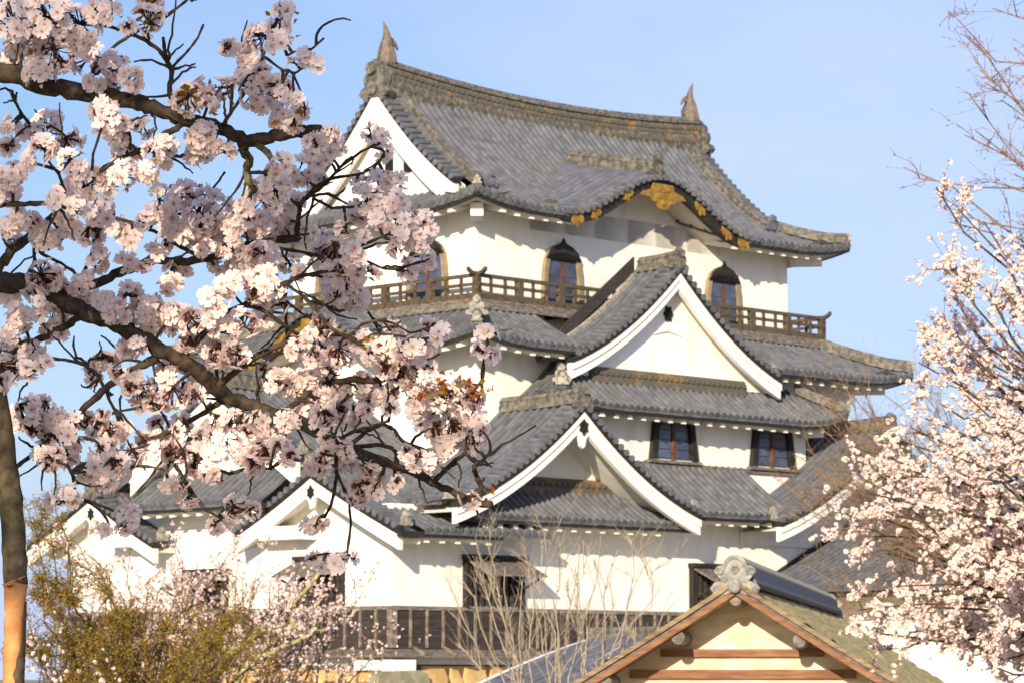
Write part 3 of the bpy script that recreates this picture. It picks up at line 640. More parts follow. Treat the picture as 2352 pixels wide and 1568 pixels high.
def black_window(x0, x1, z0, z1, y):
    root = empty('black_window', BAY)
    b = MB(); wd = x1 - x0; c = (x0 + x1) / 2; h = z1 - z0
    outl = [(-.58, 0), (-.50, .72), (-.48, .90), (-.30, .99), (-.14, .93), (0, 1.02), (.14, .93), (.30, .99), (.48, .90), (.50, .72), (.58, 0)]
    inn = [(-.46, .03), (-.38, .70), (-.34, .84), (-.24, .90), (-.13, .84), (0, .88), (.13, .84), (.24, .90), (.34, .84), (.38, .70), (.46, .03)]
    P = np.array([(c + a * wd, y - .002, z0 + q * h) for a, q in outl]); Q = np.array([(c + a * wd, y - .002, z0 + q * h) for a, q in inn])
    v = np.array([0, -.14, 0]); G = np.stack([P, P + v, Q + v, Q], axis=1); b.grid(G); b.f.append((0, 1, 2, 3)); b.f.append(tuple(b.n - 4 + j for j in range(4))); b.build('window_frame', M['dark'], root)
    b = MB(); b.prism([(c + a * wd * .98, y - .004, z0 + q * h) for a, q in inn], (0, -.015, 0)); b.build('opening', M['void'], root)
    for sx in (-1, 1):
        for k in range(4):
            za = z0 + h * (.04 + .21 * k); zc_ = za + h * .195; f0 = .42 - .085 * (.05 + .2 * k); f1 = .42 - .085 * (.235 + .2 * k)
            if k == 3: f1 = .31
            b = MB(); pts = [(c + sx * .055 * wd, y - .03, za), (c + sx * f0 * wd, y - .03, za), (c + sx * f1 * wd, y - .03, zc_), (c + sx * .055 * wd, y - .03, zc_)]
            b.prism(pts, (0, -.02, 0)); b.build('pane', M['glass'], root)
    b = MB(); b.box(c - .035 * wd, c + .035 * wd, y - .09, y - .02, z0 + .02 * h, z0 + .88 * h); b.build('mullion', M['brown_wood'], root)
    b = MB(); b.box(c - .64 * wd, c + .64 * wd, y - .18, y - .004, z0 - .09, z0 - .012); b.build('window_sill', M['grey_wood'], root)
for x in (5.52, 9.78): black_window(x - .84, x + .84, 7.58, 8.84, -2.1)
b = MB(); b.box(.7, 11.36, -2.19, -2.102, 7.38, 7.50); b.build('string_beam', M['grey_wood'], BAY)

# ---------------- first roof, front
R1 = empty('roof', KEEP); R1['label'] = 'lowest roof along the front and left walls'
p1 = lambda d: 0.66 * d + 0.07 * d * d
z0f = lambda s: 0 * s
roof_side(R1, (4.0, -3.9), (1, 0), (0, 1), 4.6, 6.02, p1, lambda s: 1.85, 1.2, None, lambda s: .10 * np.clip(1 - (4.6 - s) / 2, 0, 1) ** 2, s_raf=[(.2, 4.4)])
roof_side(R1, (-5.0, -3.9), (1, 0), (0, 1), 9.4, 5.66, lambda d: .62 * d + .1 * d * d, lambda s: 1.18, 1.2, None, None, s_tile=[(1.05, 9.05)], s_sof=[(.6, 9.4)], s_raf=[(1.3, 8.7)])
b = MB(); ridge(b, [(x, -2.78, 6.48) for x in np.linspace(-2.6, 2.2, 5)], .22, .34)
for x in np.arange(-2.5, 2.1, .22): b.disc((x, -2.88, 6.66), (0, -1, 0), .055, .04, 7)
b.build('ridge', M['lichen'], R1)
zg1 = lambda t: 8.66 - 2.66 * (1.48 * (t / 4.6) - 0.48 * (t / 4.6) ** 2)
G1 = empty('gable', KEEP); G1['label'] = 'steep front gable nearest the left corner with a hanging pendant'
gable(G1, front(-.3), zg1, zg1, 4.6, 4.6, 4.3, 2.75, 6.5, back_l=1.2, back_r=1.2, bh=(.33, .38), ridge_back=1.15, ridge_top=.32, pend=1.15, wall_half=3.6, ridge_w=.36, tilesz=.6, band=.62)
zg2 = lambda t: 8.70 - 2.76 * (1.48 * (t / 5.0) - 0.48 * (t / 5.0) ** 2)
G2 = empty('gable', KEEP); G2['label'] = 'front gable at the right end of the lowest roof'
gable(G2, front(12.65), zg2, zg2, 5.0, 5.0, 4.3, 2.75, 5.3, back_l=1.2, back_r=1.2, bh=(.33, .38), ridge_back=1.6, ridge_top=.32, pend=1.15, ridge_w=.36, tilesz=.6, band=.62)
b = MB(); end_tile(b, (12.65, -1.75, 8.45), (-1, .2), .55); b.build('ridge_end_tile', M['ridge'], G2)

# ---------------- first roof, left end: one long slope each way from the big left gable
cl = lambda t: 1.2 * t - 0.2 * t * t
zbig = lambda a: 9.25 - 4.02 * cl(abs(a) / 7.62)
GL = empty('gable', KEEP); GL['label'] = 'big gable on the left face above the two corner gables'
gable(GL, leftm(CY), zbig, zbig, 7.62, 7.62, 6.25, 5.62, 6.75, back_l=1.2, back_r=1.2, bh=(.42, .55), ridge_back=1.2, ridge_top=.44, pend=1.1, wall_half=3.4, vl=3.35, vr=3.35, ridge_w=.46)
for yc, sg in ((-.5, -1), (CY + 4.7, 1)):
    G = empty('gable', KEEP); G['label'] = 'small front corner gable of the left face' if sg < 0 else 'small back corner gable of the left face'
    o0 = abs(yc - CY); za = zbig(o0); zin = lambda t, za=za: za - 0.02 - 1.42 * (1.15 * (t / 2.9) - .15 * (t / 2.9) ** 2)
    zo = lambda t, o0=o0: zbig(o0 + t)
    if sg < 0: gable(G, leftm(yc), zo, zin, 3.2, 2.9, 6.5, 5.66, 4.9, back_l=None, back_r=5.0, bh=(.32, .36), ridge_back=5.2, ridge_top=.30, pend=.9, ridge_w=.34, tilesz=.6)
    else: gable(G, leftm(yc), zin, zo, 2.7, 2.8, 6.5, 5.66, 4.9, back_l=5.0, back_r=None, bh=(.32, .36), ridge_back=5.2, ridge_top=.30, pend=.9, ridge_w=.34, tilesz=.6)
    b = MB(); b.box(-6.36, -5.66, yc - sg * 1.3 - .75, yc - sg * 1.3 + .75, 5.12, 5.46); b.build('gable_beam', M['plaster'], G)
roof_side(R1, (-6.85, .9), (0, 1), (1, 0), 5.6, 6.10, lambda d: .62 * d + .1 * d * d, lambda s: 1.18, 1.2, None, None, s_raf=[(.2, 5.5)])
# eave under the long slope at the front corner
b = MB(); line_boxes(b, [(x, -3.87, 5.20) for x in np.linspace(-6.5, -2.9, 6)], (0, .12, 0), (0, 0, -.14)); b.build('eave_board', M['dark'], R1)
b = MB(); b.grid(np.array([[(x, -3.80, 5.06), (x, -2.68, 5.27)] for x in (-6.3, -2.9)])); b.build('soffit', M['soffit'], R1)
for x in np.arange(-5.45, -3.0, .545):
    q = lambda d, w, dz: (x + w, -3.9 + d, 5.055 + .2 * d + dz)
    RAFTERS.append((R1, [q(.17, -.078, -.15), q(.17, .078, -.15), q(1.23, .078, -.14), q(1.23, -.078, -.14), q(.17, -.078, 0), q(.17, .078, 0), q(1.23, .078, 0), q(1.23, -.078, 0)]))

# ---------------- rafters: the first hundred as parts, the rest as one part
for par, P in RAFTERS[:100]:
    b = MB(); b.hexa(P); b.build('rafter', M['plaster'], par)
b = MB()
for par, P in RAFTERS[100:]: b.hexa(P)
o = b.build('rafters', M['plaster'], KEEP)
if o: o['kind'] = 'stuff'

# ---------------- dark boarded skirt, sill roof and awning windows of the first storey
SK = empty('boarded_skirt', KEEP)
b = MB(); b.box(WX0 - .06, WX1, WY0 - .06, WY0 - .002, 2.34, 3.36); b.box(WX0 - .061, WX0 - .002, WY0 + .001, WY1, 2.341, 3.361)
for z in (2.60, 2.86, 3.12): b.box(WX0 - .075, WX1, WY0 - .076, WY0 - .061, z, z + .03); b.box(WX0 - .076, WX0 - .062, WY0, WY1, z, z + .03)
b.build('board_panel', M['panel'], SK)
b = MB(); b.box(WX0 - .11, WX1, WY0 - .11, WY0 - .07, 3.30, 3.40); b.box(WX0 - .111, WX0 - .07, WY0 - .06, WY1, 3.301, 3.401); b.build('cap_rail', M['grey_wood'], SK)
for k, x in enumerate(np.arange(WX0 + .55, 7.2, .57)):
    b = MB(); b.box(x - .035, x + .035, WY0 - .11, WY0 - .064, 2.36, 3.30); b.build('batten', M['batten'], SK)
for y in np.arange(WY0 + .5, 3.4, .57):
    b = MB(); b.box(WX0 - .11, WX0 - .064, y - .035, y + .035, 2.36, 3.30); b.build('batten', M['batten'], SK)
b = MB(); b.box(WX0 - .13, WX0 + .06, WY0 - .13, WY0 + .06, 2.36, 3.30); b.build('corner_post', M['batten'], SK)
b = MB()
b.hexa([(WX0 - .45, WY0 - .45, 2.12), (WX1, WY0 - .45, 2.12), (WX1, WY0 - .005, 2.30), (WX0 - .005, WY0 - .005, 2.30), (WX0 - .45, WY0 - .45, 2.16), (WX1, WY0 - .45, 2.16), (WX1, WY0 - .005, 2.345), (WX0 - .005, WY0 - .005, 2.345)])
b.hexa([(WX0 - .45, WY1, 2.12), (WX0 - .451, WY0 - .449, 2.12), (WX0 - .005, WY0 - .004, 2.30), (WX0 - .005, WY1, 2.30), (WX0 - .45, WY1, 2.16), (WX0 - .451, WY0 - .449, 2.16), (WX0 - .005, WY0 - .004, 2.345), (WX0 - .005, WY1, 2.345)])
b.build('sill_roof', M['grey_wood'], SK)
for x in np.arange(WX0 + .7, 7, 1.05):
    b = MB(); b.beam((x, WY0 - .02, 2.39), (x, WY0 - .47, 2.19), .07, .07); b.build('sill_batten', M['batten'], SK)
for y in np.arange(WY0 + .7, 3.2, 1.05):
    b = MB(); b.beam((WX0 - .02, y, 2.39), (WX0 - .47, y, 2.19), .07, .07); b.build('sill_batten', M['batten'], SK)
b = MB(); b.box(WX0 - .35, WX0 + .42, WY0 - .42, WY0 - .003, 1.78, 2.06); b.box(WX0 - .36, WX0 - .003, WY0 + .1, WY0 + 1.0, 1.80, 2.05); b.build('corner_block', M['plaster'], SK)

def awning_window(mp_, a0, a1, z0, z1, label):
    root = empty('awning_window', KEEP)
    vb = np.array(mp_(0, 1, 0)) - np.array(mp_(0, 0, 0))
    def bx(mb, a, c, b0, b1, z, w): mb.hexa([mp_(a, b0, z), mp_(c, b0, z), mp_(c, b1, z), mp_(a, b1, z), mp_(a, b0, w), mp_(c, b0, w), mp_(c, b1, w), mp_(a, b1, w)])
    b = MB(); bx(b, a0, a1, 0.004, .03, z0, z1); b.build('opening', M['void'], root)
    b = MB(); bx(b, a0 - .08, a0, .005, .16, z0 - .05, z1); bx(b, a1, a1 + .08, .005, .16, z0 - .05, z1); bx(b, a0 - .12, a1 + .12, .006, .24, z1 + .002, z1 + .12); b.build('window_frame', M['dark'], root)
    b = MB()
    for x in np.linspace(a0 + .1, a1 - .1, int((a1 - a0) / .2)): bx(b, x - .045, x + .045, .035, .11, z0, z1)
    b.build('lattice', M['panel'], root)
    b = MB(); P = [mp_(a0 - .06, .18, z1 - .02), mp_(a1 + .06, .18, z1 - .02), mp_(a1 + .06, .98, z1 - .40), mp_(a0 - .06, .98, z1 - .40)]
    b.hexa([np.array(q) - [0, 0, .04] for q in P] + [np.array(q) for q in P]); b.build('awning', M['grey_wood'], root)
    for x in (a0 + .12, a1 - .12):
        b = MB(); b.beam(mp_(x, .12, z0 + .35), mp_(x, .92, z1 - .44), .05, .05); b.build('prop', M['dark'], root)
fm = lambda a, b_, z: (a, WY0 - b_, z); lm = lambda a, b_, z: (WX0 - b_, a, z)
awning_window(fm, -3.12, -1.15, 3.44, 4.62, None); awning_window(fm, 5.60, 7.5, 3.44, 4.62, None)
awning_window(lm, -.90, .68, 3.44, 4.58, None); awning_window(lm, 3.6, 5.2, 3.20, 4.35, None)

# ---------------- stone base under the keep
SB = empty('stone_base', None, ORG, RZ); tag(SB, 'tan dry stone wall carrying the white keep', 'stone wall')
b = MB(); b.box(WX0 - .05, WX1 + .1, WY0 - .05, WY1 + .1, -.1, 1.93)
b.hexa([(WX0 - .5, WY0 - .5, -.1), (WX1, WY0 - .5, -.1), (WX1, WY0, -.1), (WX0, WY0, -.1), (WX0 - .1, WY0 - .1, 1.90), (WX1, WY0 - .1, 1.90), (WX1, WY0 + .1, 1.90), (WX0, WY0 + .1, 1.90)])
b.hexa([(WX0 - .5, WY1, -.1), (WX0 - .501, WY0 - .499, -.1), (WX0, WY0, -.1), (WX0, WY1, -.1), (WX0 - .1, WY1, 1.9), (WX0 - .101, WY0 - .099, 1.9), (WX0 + .1, WY0 + .1, 1.9), (WX0 + .1, WY1, 1.9)])
b.build('wall_core', M['joint'], SB)
def stones(mp_, a0, a1, z0, z1):
    mb = MB(); z = z0
    while z < z1 - .05:
        h = rng.uniform(.26, .55); h = min(h, z1 - z) if z1 - z - h > .15 else z1 - z
        a = a0
        while a < a1:
            w = rng.uniform(.28, 1.05); g = .012; jt = lambda: rng.uniform(-.075, .075)
            o_ = [(a + g + .05 + abs(jt()), z + g + jt() * .6), (a + w * .5 + jt(), z + g + jt()), (a + w - g - .05 - abs(jt()), z + g + jt() * .6), (a + w - g + jt() * .3, z + h * .5 + jt()), (a + w - g - .05 - abs(jt()), z + h - g + jt() * .6), (a + w * .5 + jt() * 2, z + h - g + jt()), (a + g + .05 + abs(jt()), z + h - g + jt() * .6), (a + g + jt() * .3, z + h * .5 + jt())]
            ca, cz = a + w / 2, z + h / 2; bt = lambda zz: .10 + .40 * (1.9 - zz) / 2.0
            dp = rng.uniform(.05, .09)
            base = np.array([mp_(x, bt(q) - .03, q) for x, q in o_]); mid = np.array([mp_(ca + (x - ca) * .93, bt(q) + dp * .7, cz + (q - cz) * .93) for x, q in o_]); top = np.array([mp_(ca + (x - ca) * .80, bt(q) + dp, cz + (q - cz) * .76) for x, q in o_])
            n = 8; F = [(i, (i + 1) % n, n + (i + 1) % n, n + i) for i in range(n)] + [(n + i, n + (i + 1) % n, 2 * n + (i + 1) % n, 2 * n + i) for i in range(n)] + [tuple(range(2 * n, 3 * n))]
            mb.add(np.vstack([base, mid, top]), F); a += w
        z += h
    return mb
stones(fm, WX0 - .1, 12, .2, 1.86).build('stonework', M['stone'], SB); stones(lm, WY0 - .1, WY1, .2, 1.86).build('stonework', M['stone'], SB)
b = MB(); P = [(-.95, -.30), (-.9, -.05), (-.7, .06), (.5, .08), (.78, -.02), (.84, -.25), (.5, -.40), (-.4, -.42)]
b.prism([(WX0 + .05 + x, WY0 - .06, 1.72 + z) for x, z in P], (0, -.38, 0)); b.build('boulder', M['grey_stone'], SB)

# ================================================================== attached turret at the right
TU = empty('attached_turret', None, ORG, RZ); tag(TU, 'low tiled turret joined to the right end of the keep behind pink blossom', 'turret')
zt = lambda x: 4.98 + .45 * (x - 10.25)
b = MB()
def post(s, t): return np.stack(np.broadcast_arrays(8.6 + t, s, zt(8.6 + t) + .012 * (t - 2.5) ** 2), axis=-1)
ribbed(b, post, -10.2, -2.98, lambda s: (-.7, 5.0)); b.build('tile_slope', M['tile'], TU, attr='td')
b = MB()
def post2(s, t): return np.stack(np.broadcast_arrays(18.6 - t, s, zt(8.6 + t) + .012 * (t - 2.5) ** 2), axis=-1)
ribbed(b, post2, -10.2, -2.98, lambda s: (-.7, 5.0)); b.build('tile_slope', M['tile'], TU, attr='td')
b = MB(); ridge(b, [(13.6, y, zt(13.6) + .05) for y in np.linspace(-10.2, -2.9, 6)], .4, .4); b.build('ridge', M['ridge'], TU)
b = MB(); ridge(b, [(8.6 + t, -2.93, zt(8.6 + t) + .02) for t in np.linspace(.1, 5, 8)], .2, .16); b.build('hip_ridge', M['tile_dark'] if False else M['dark'], TU)
b = MB(); b.box(9.7, 17.5, -9.6, -2.75, .0, 4.4)
b.prism([(9.7, -9.6, 4.39), (17.5, -9.6, 4.39), (13.6, -9.6, 6.1)], (0, 6.8, 0)); b.build('wall', M['plaster'], TU)
b = MB(); line_boxes(b, [(7.93, y, zt(7.9)) for y in (-10.2, -2.98)], (.1, 0, 0), (0, 0, -.14)); b.build('eave_board', M['dark'], TU)
b = MB(); b.grid(np.array([[(8.0, y, zt(7.9) - .14), (9.75, y, zt(7.9) + .15)] for y in (-10.2, -2.98)])); b.build('soffit', M['soffit'], TU)
b = MB(); b.prism([(8.75, -9.9, zt(8.6) - .12), (13.6, -9.9, zt(13.6) - .1), (13.6, -9.9, zt(13.6) - .5), (8.75, -9.9, zt(8.6) - .5)], (0, -.12, 0)); b.build('bargeboard', M['plaster'], TU)
b = MB(); b.prism([(18.45, -9.9, zt(8.6) - .12), (13.6, -9.9, zt(13.6) - .1), (13.6, -9.9, zt(13.6) - .5), (18.45, -9.9, zt(8.6) - .5)], (0, -.12, 0)); b.build('bargeboard', M['plaster'], TU)

# ================================================================== tiled roof in front of the stone base
TR = empty('tiled_outbuilding', None, ORG, RZ); tag(TR, 'small outbuilding with a dark tiled roof and white verge below the keep', 'outbuilding')
def poso(s, t): return np.stack(np.broadcast_arrays(-15.9 + t, s, 1.16 + .36 * t - .016 * t * t + 0 * s), axis=-1)
b = MB(); ribbed(b, poso, -18.6, -15.25, lambda s: (0.0, 4.2)); b.build('tile_slope', M['tile_dark'], TR, attr='td')
def poso2(s, t): return np.stack(np.broadcast_arrays(-7.5 - t, s, 1.16 + .36 * t - .016 * t * t + 0 * s), axis=-1)
b = MB(); ribbed(b, poso2, -18.6, -15.25, lambda s: (0.0, 4.2)); b.build('tile_slope', M['tile_dark'], TR, attr='td')
b = MB(); ridge(b, [(-11.7, y, 2.39) for y in np.linspace(-18.6, -15.1, 4)], .3, .26); b.build('ridge', M['ridge'], TR)
b = MB()
line_boxes(b, [(-15.9 + t, -15.25, 1.20 + .36 * t - .016 * t * t) for t in np.linspace(0, 4.2, 8)], (0, .22, 0), (0, 0, -.16)); line_boxes(b, [(-7.5 - t, -15.25, 1.20 + .36 * t - .016 * t * t) for t in np.linspace(0, 4.2, 8)], (0, .22, 0), (0, 0, -.16)); b.build('verge_plaster', M['plaster'], TR)
b = MB(); b.prism([(-15.2, -15.5, 0), (-8.2, -15.5, 0), (-8.2, -15.5, 1.25), (-11.7, -15.5, 2.25), (-15.2, -15.5, 1.25)], (0, -2.7, 0)); b.build('wall', M['plaster'], TR)

# ================================================================== gatehouse with the shingled roof
GD = 30.0; GP = at(1688, 1340, GD); GA = R(9.3)
GH = empty('gatehouse', None, (GP[0], GP[1], 0), -GA); tag(GH, 'wooden gatehouse with a mossy shingled roof and cream boarded gable', 'gatehouse')
GZ = GP[2] + .03; SL = 0.655; HWG = 2.4; LG = 13.8
gz = lambda x, o=0.0: GZ - SL * abs(x) + 0.02 * x * x - o
for sg in (-1, 1):
    xx = np.linspace(0, HWG, 40); yy = np.linspace(0.0, LG, 90)
    X, Y = np.meshgrid(xx, yy, indexing='ij')
    Z = gz(X) + 0.012 * rng.standard_normal(X.shape) + 0.018 * ((X / .17) % 1.0)
    b = MB(); b.grid(np.stack([sg * X, Y, Z], axis=-1)); b.grid(np.stack([sg * X, Y, gz(X, .12)], axis=-1)[[0, -1]][:, [0, -1]])
    b.build('shingle_slope', M['shingle'], GH)
    for (o0, o1, y0, nm, m_) in ((-0.012, .038, -.03, 'shingle_edge', 'verge'), (.041, .068, .014, 'verge_board', 'grey_wood'), (.071, .13, .0, 'bargeboard', 'red_beam')):
        b = MB(); xs_ = np.linspace(0.0, HWG, 24); line_boxes(b, [(sg * x, y0, gz(x, o0)) for x in xs_], (0, .13, 0), (0, 0, -(o1 - o0))); b.build(nm, M[m_], GH)
    b = MB(); b.grid(np.array([[(sg * x, .1, gz(x, .11)), (sg * x, LG, gz(x, .11))] for x in (0, HWG)])); b.build('roof_underside', M['dark'], GH)
b = MB(); b.prism([(-2.1, .72, 0), (2.1, .72, 0), (2.1, .72, gz(2.1, .12)), (0, .72, gz(0, .12)), (-2.1, .72, gz(2.1, .12))], (0, 12.6, 0)); b.build('wall', M['cream'], GH)
for z0, z1 in ((1.808, 1.882), (1.60, 1.685)):
    hw_ = (GZ - z1 - .12) / SL; b = MB(); b.box(-hw_, hw_, .655, .718, z0, z1); b.build('gable_beam', M['red_beam'], GH)
for x, z, r_ in ((-.55, 1.985, .068), (.60, 1.955, .068), (0.0, GZ - .175, .062), (-1.25, 1.56, .068), (1.3, 1.53, .068)):
    b = MB(); b.tube([(x, .06, z), (x, .1, z), (x, .72, z)], [r_ * .93, r_, r_], 12); b.build('purlin', M['grey_wood'], GH)
b = MB()
for (w, z0, z1) in ((.17, -.05, .045), (.125, .045, .15)): b.box(-w, w, .10, LG - .1, GZ + z0, GZ + z1)
b.tube([(-.165, .1, GZ - .01), (-.165, LG - .1, GZ - .01)], .035, 8); b.tube([(.165, .1, GZ - .01), (.165, LG - .1, GZ - .01)], .035, 8)
b.build('ridge', M['blue_tile'], GH)
b = MB(); n_ = 10
for y in np.arange(.14, LG - .2, .26): b.tube([(0, y, GZ + .145), (0, y + .25, GZ + .14)], [.105, .098], 12)
b.build('ridge_cap_tiles', M['blue_tile'], GH)
for y0, d_ in ((.0, -1), (LG - .05, 1)):
    root = empty('crest_tile', GH, (0, y0, GZ))
    half = [(.20, -.13), (.235, -.07), (.20, -.02), (.13, .0), (.165, .05), (.20, .085), (.165, .14), (.115, .15), (.095, .20), (.05, .235)]
    sh = [(-a, c) for a, c in half] + [(0, .245)] + half[::-1]
    b = MB(); b.prism([(a, 0, c) for a, c in sh], (0, .10, 0))
    b.build('crest_plate', M['oni'], root)
    b = MB()
    for cx_, cz_, r_ in ((-.155, .09, .04), (.155, .09, .04), (-.185, -.085, .036), (.185, -.085, .036), (-.10, .01, .03), (.10, .01, .03), (0, .10, .045)):
        th = np.linspace(0, 3.6 * math.pi, 26); rr = r_ * (1 - th / (4.4 * math.pi))
        b.tube([(cx_ + q * math.cos(t), -.012 if d_ < 0 else .112, cz_ + q * math.sin(t)) for t, q in zip(th, rr)], .0085, 5)
    for s_ in (-1, 1): b.tube([(s_ * x, -.012 if d_ < 0 else .112, z) for x, z in ((.13, .06), (.10, .13), (.08, .17), (.04, .21), (0, .22))], .011, 5)
    b.build('scroll_relief', M['oni'], root, smooth=True)
    b = MB(); c_ = -.05; b.tube([(0, -.085, c_), (0, -.075, c_), (0, -.03, c_), (0, .0, c_)] if d_ < 0 else [(0, .185, c_), (0, .17, c_), (0, .1, c_), (0, .09, c_)], [.035, .062, .07, .07], 16); b.build('round_boss', M['oni'], root, smooth=True)

# ================================================================== trees
def ramp_mat(name, attr, stops, transl=0.3, rough=0.6, var=0.0):
    m = bpy.data.materials.new(name); m.use_nodes = True; t = m.node_tree; t.nodes.clear(); N = t.nodes.new; K = t.links.new
    a = N('ShaderNodeAttribute'); a.attribute_name = attr; r = N('ShaderNodeValToRGB'); K(a.outputs['Fac'], r.inputs[0])
    el = r.color_ramp.elements
    while len(el) < len(stops): el.new(0.5)
    for e_, (p, c) in zip(el, stops): e_.position = p; e_.color = (*c, 1)
    d = N('ShaderNodeBsdfPrincipled'); d.inputs['Roughness'].default_value = rough; d.inputs['Specular IOR Level'].default_value = 0.15; K(r.outputs[0], d.inputs['Base Color'])
    tr = N('ShaderNodeBsdfTranslucent'); K(r.outputs[0], tr.inputs[0]); mx_ = N('ShaderNodeMixShader'); mx_.inputs[0].default_value = transl
    o = N('ShaderNodeOutputMaterial'); K(d.outputs[0], mx_.inputs[1]); K(tr.outputs[0], mx_.inputs[2]); K(mx_.outputs[0], o.inputs[0])
    return m
# attribute r: 0 stem, .2 calyx, .3 heart, .45-1 petal
M['blossom'] = ramp_mat('cherry_blossom', 'r', [(0.0, (.075, .035, .015)), (.10, (.10, .03, .018)), (.2, (.19, .018, .018)), (.29, (.36, .09, .04)), (.34, (.62, .34, .22)), (.42, (.88, .64, .59)), (.55, (.94, .79, .735)), (1.0, (.96, .84, .785))], 0.45)
M['far_blossom'] = ramp_mat('far_cherry_blossom', 'r', [(0.0, (.20, .07, .05)), (.25, (.42, .20, .17)), (.4, (.86, .65, .61)), (.7, (.90, .74, .68)), (1.0, (.93, .81, .73))], 0.3)
M['maple_leaf'] = ramp_mat('young_maple_leaf', 'r', [(0.0, (.28, .11, .025)), (.35, (.37, .21, .035)), (.7, (.36, .27, .045)), (1.0, (.26, .27, .05))], 0.35)
M['bud'] = ramp_mat('reddish_bud', 'r', [(0.0, (.23, .085, .042)), (1.0, (.32, .17, .085))], 0.25)
M['young_leaf'] = ramp_mat('young_cherry_leaf', 'r', [(0.0, (.30, .06, .015)), (1.0, (.24, .17, .02))], 0.35)

def bark(name, dark, light, spots, amount=(0.60, 0.72), scale=9):
    m = bpy.data.materials.new(name); m.use_nodes = True; t = m.node_tree; bs = t.nodes['Principled BSDF']; N = t.nodes.new; K = t.links.new
    bs.inputs['Roughness'].default_value = 0.9; bs.inputs['Specular IOR Level'].default_value = 0.15
    g_ = N('ShaderNodeTexCoord'); n = N('ShaderNodeTexNoise'); n.inputs['Scale'].default_value = scale * 4; n.inputs['Detail'].default_value = 8; K(g_.outputs['Object'], n.inputs['Vector'])
    r = N('ShaderNodeValToRGB'); r.color_ramp.elements[0].position = .35; r.color_ramp.elements[1].position = .7; r.color_ramp.elements[0].color = (*dark, 1); r.color_ramp.elements[1].color = (*light, 1); K(n.outputs[0], r.inputs[0])
    n2 = N('ShaderNodeTexNoise'); n2.inputs['Scale'].default_value = scale; n2.inputs['Detail'].default_value = 10; n2.inputs['Roughness'].default_value = .7; K(g_.outputs['Object'], n2.inputs['Vector'])
    r2 = N('ShaderNodeValToRGB'); r2.color_ramp.elements[0].position = amount[0]; r2.color_ramp.elements[1].position = amount[1]; K(n2.outputs[0], r2.inputs[0])
    x = N('ShaderNodeMix'); x.data_type = 'RGBA'; K(r2.outputs[0], x.inputs['Factor']); K(r.outputs[0], x.inputs['A']); x.inputs['B'].default_value = (*spots, 1); K(x.outputs['Result'], bs.inputs['Base Color'])
    bp = N('ShaderNodeBump'); bp.inputs['Strength'].default_value = .8; bp.inputs['Distance'].default_value = .004; K(n.outputs[0], bp.inputs['Height']); K(bp.outputs[0], bs.inputs['Normal'])
    return m
M['bark'] = bark('cherry_bark', (.030, .021, .015), (.095, .068, .048), (.17, .15, .075), (.66, .76), 14)
M['bark_lichen'] = bark('lichened_cherry_bark', (.05, .036, .020), (.13, .10, .05), (.30, .29, .13), (.50, .66), 16)
M['trunk_bark'] = bark('trunk_bark', (.045, .034, .020), (.13, .10, .055), (.25, .24, .17), (.58, .64), 12)
M['bare_wood'] = bark('peeled_wood', (.42, .17, .06), (.62, .31, .12), (.22, .08, .03), (.62, .7), 7)
M['far_bark'] = bark('far_bark', (.055, .036, .022), (.12, .085, .05), (.16, .14, .06), (.55, .7), 6)
M['mossy_bark'] = bark('mossy_bark', (.22, .20, .10), (.46, .44, .22), (.10, .075, .04), (.58, .66), 5)
M['bare_bark'] = bark('pale_twig_bark', (.25, .20, .145), (.42, .35, .265), (.16, .12, .07), (.6, .7), 5)
M['red_bark'] = bark('reddish_twig_bark', (.15, .095, .058), (.30, .205, .125), (.14, .12, .05), (.55, .7), 4)

def rot_to(Z, spin):
    """rotation matrices (n,3,3) whose third column is Z"""
    Z = Z / (np.linalg.norm(Z, axis=1)[:, None] + 1e-9)
    ref = np.where(np.abs(Z[:, 2:3]) < .9, np.array([[0, 0, 1.0]]), np.array([[1.0, 0, 0]]))
    X = np.cross(ref, Z); X /= np.linalg.norm(X, axis=1)[:, None]; Y = np.cross(Z, X)
    c, s_ = np.cos(spin)[:, None], np.sin(spin)[:, None]
    return np.stack([X * c + Y * s_, -X * s_ + Y * c, Z], axis=2)
def inst(V, F, P, Rm, S):
    n = len(P); W = np.einsum('nij,vj->nvi', Rm, V) * np.asarray(S).reshape(n, -1, 1) + P[:, None, :]
    return W.reshape(-1, 3), (F[None] + (np.arange(n) * len(V))[:, None, None]).reshape(-1, F.shape[1])
def rdir(n):
    d = rng.standard_normal((n, 3)); return d / np.linalg.norm(d, axis=1)[:, None]

def tubes(P, Rad, sides=3):
    """many thin tubes at once. P (n,k,3), Rad (n,k)"""
    n, k = P.shape[:2]; t = np.gradient(P, axis=1); t /= np.linalg.norm(t, axis=2)[..., None] + 1e-9
    ref = np.array([.31, .17, .93]); X = np.cross(t, ref); X /= np.linalg.norm(X, axis=2)[..., None] + 1e-9; Y = np.cross(t, X)
    th = np.arange(sides) * 2 * math.pi / sides
    V = P[:, :, None, :] + Rad[:, :, None, None] * (np.cos(th)[None, None, :, None] * X[:, :, None, :] + np.sin(th)[None, None, :, None] * Y[:, :, None, :])
    idx = np.arange(k * sides).reshape(k, sides); a = idx[:-1]; c = idx[1:]
    F = np.stack([a, np.roll(a, -1, 1), np.roll(c, -1, 1), c], axis=-1).reshape(-1, 4)
    return V.reshape(-1, 3), (F[None] + (np.arange(n) * k * sides)[:, None, None]).reshape(-1, 4)

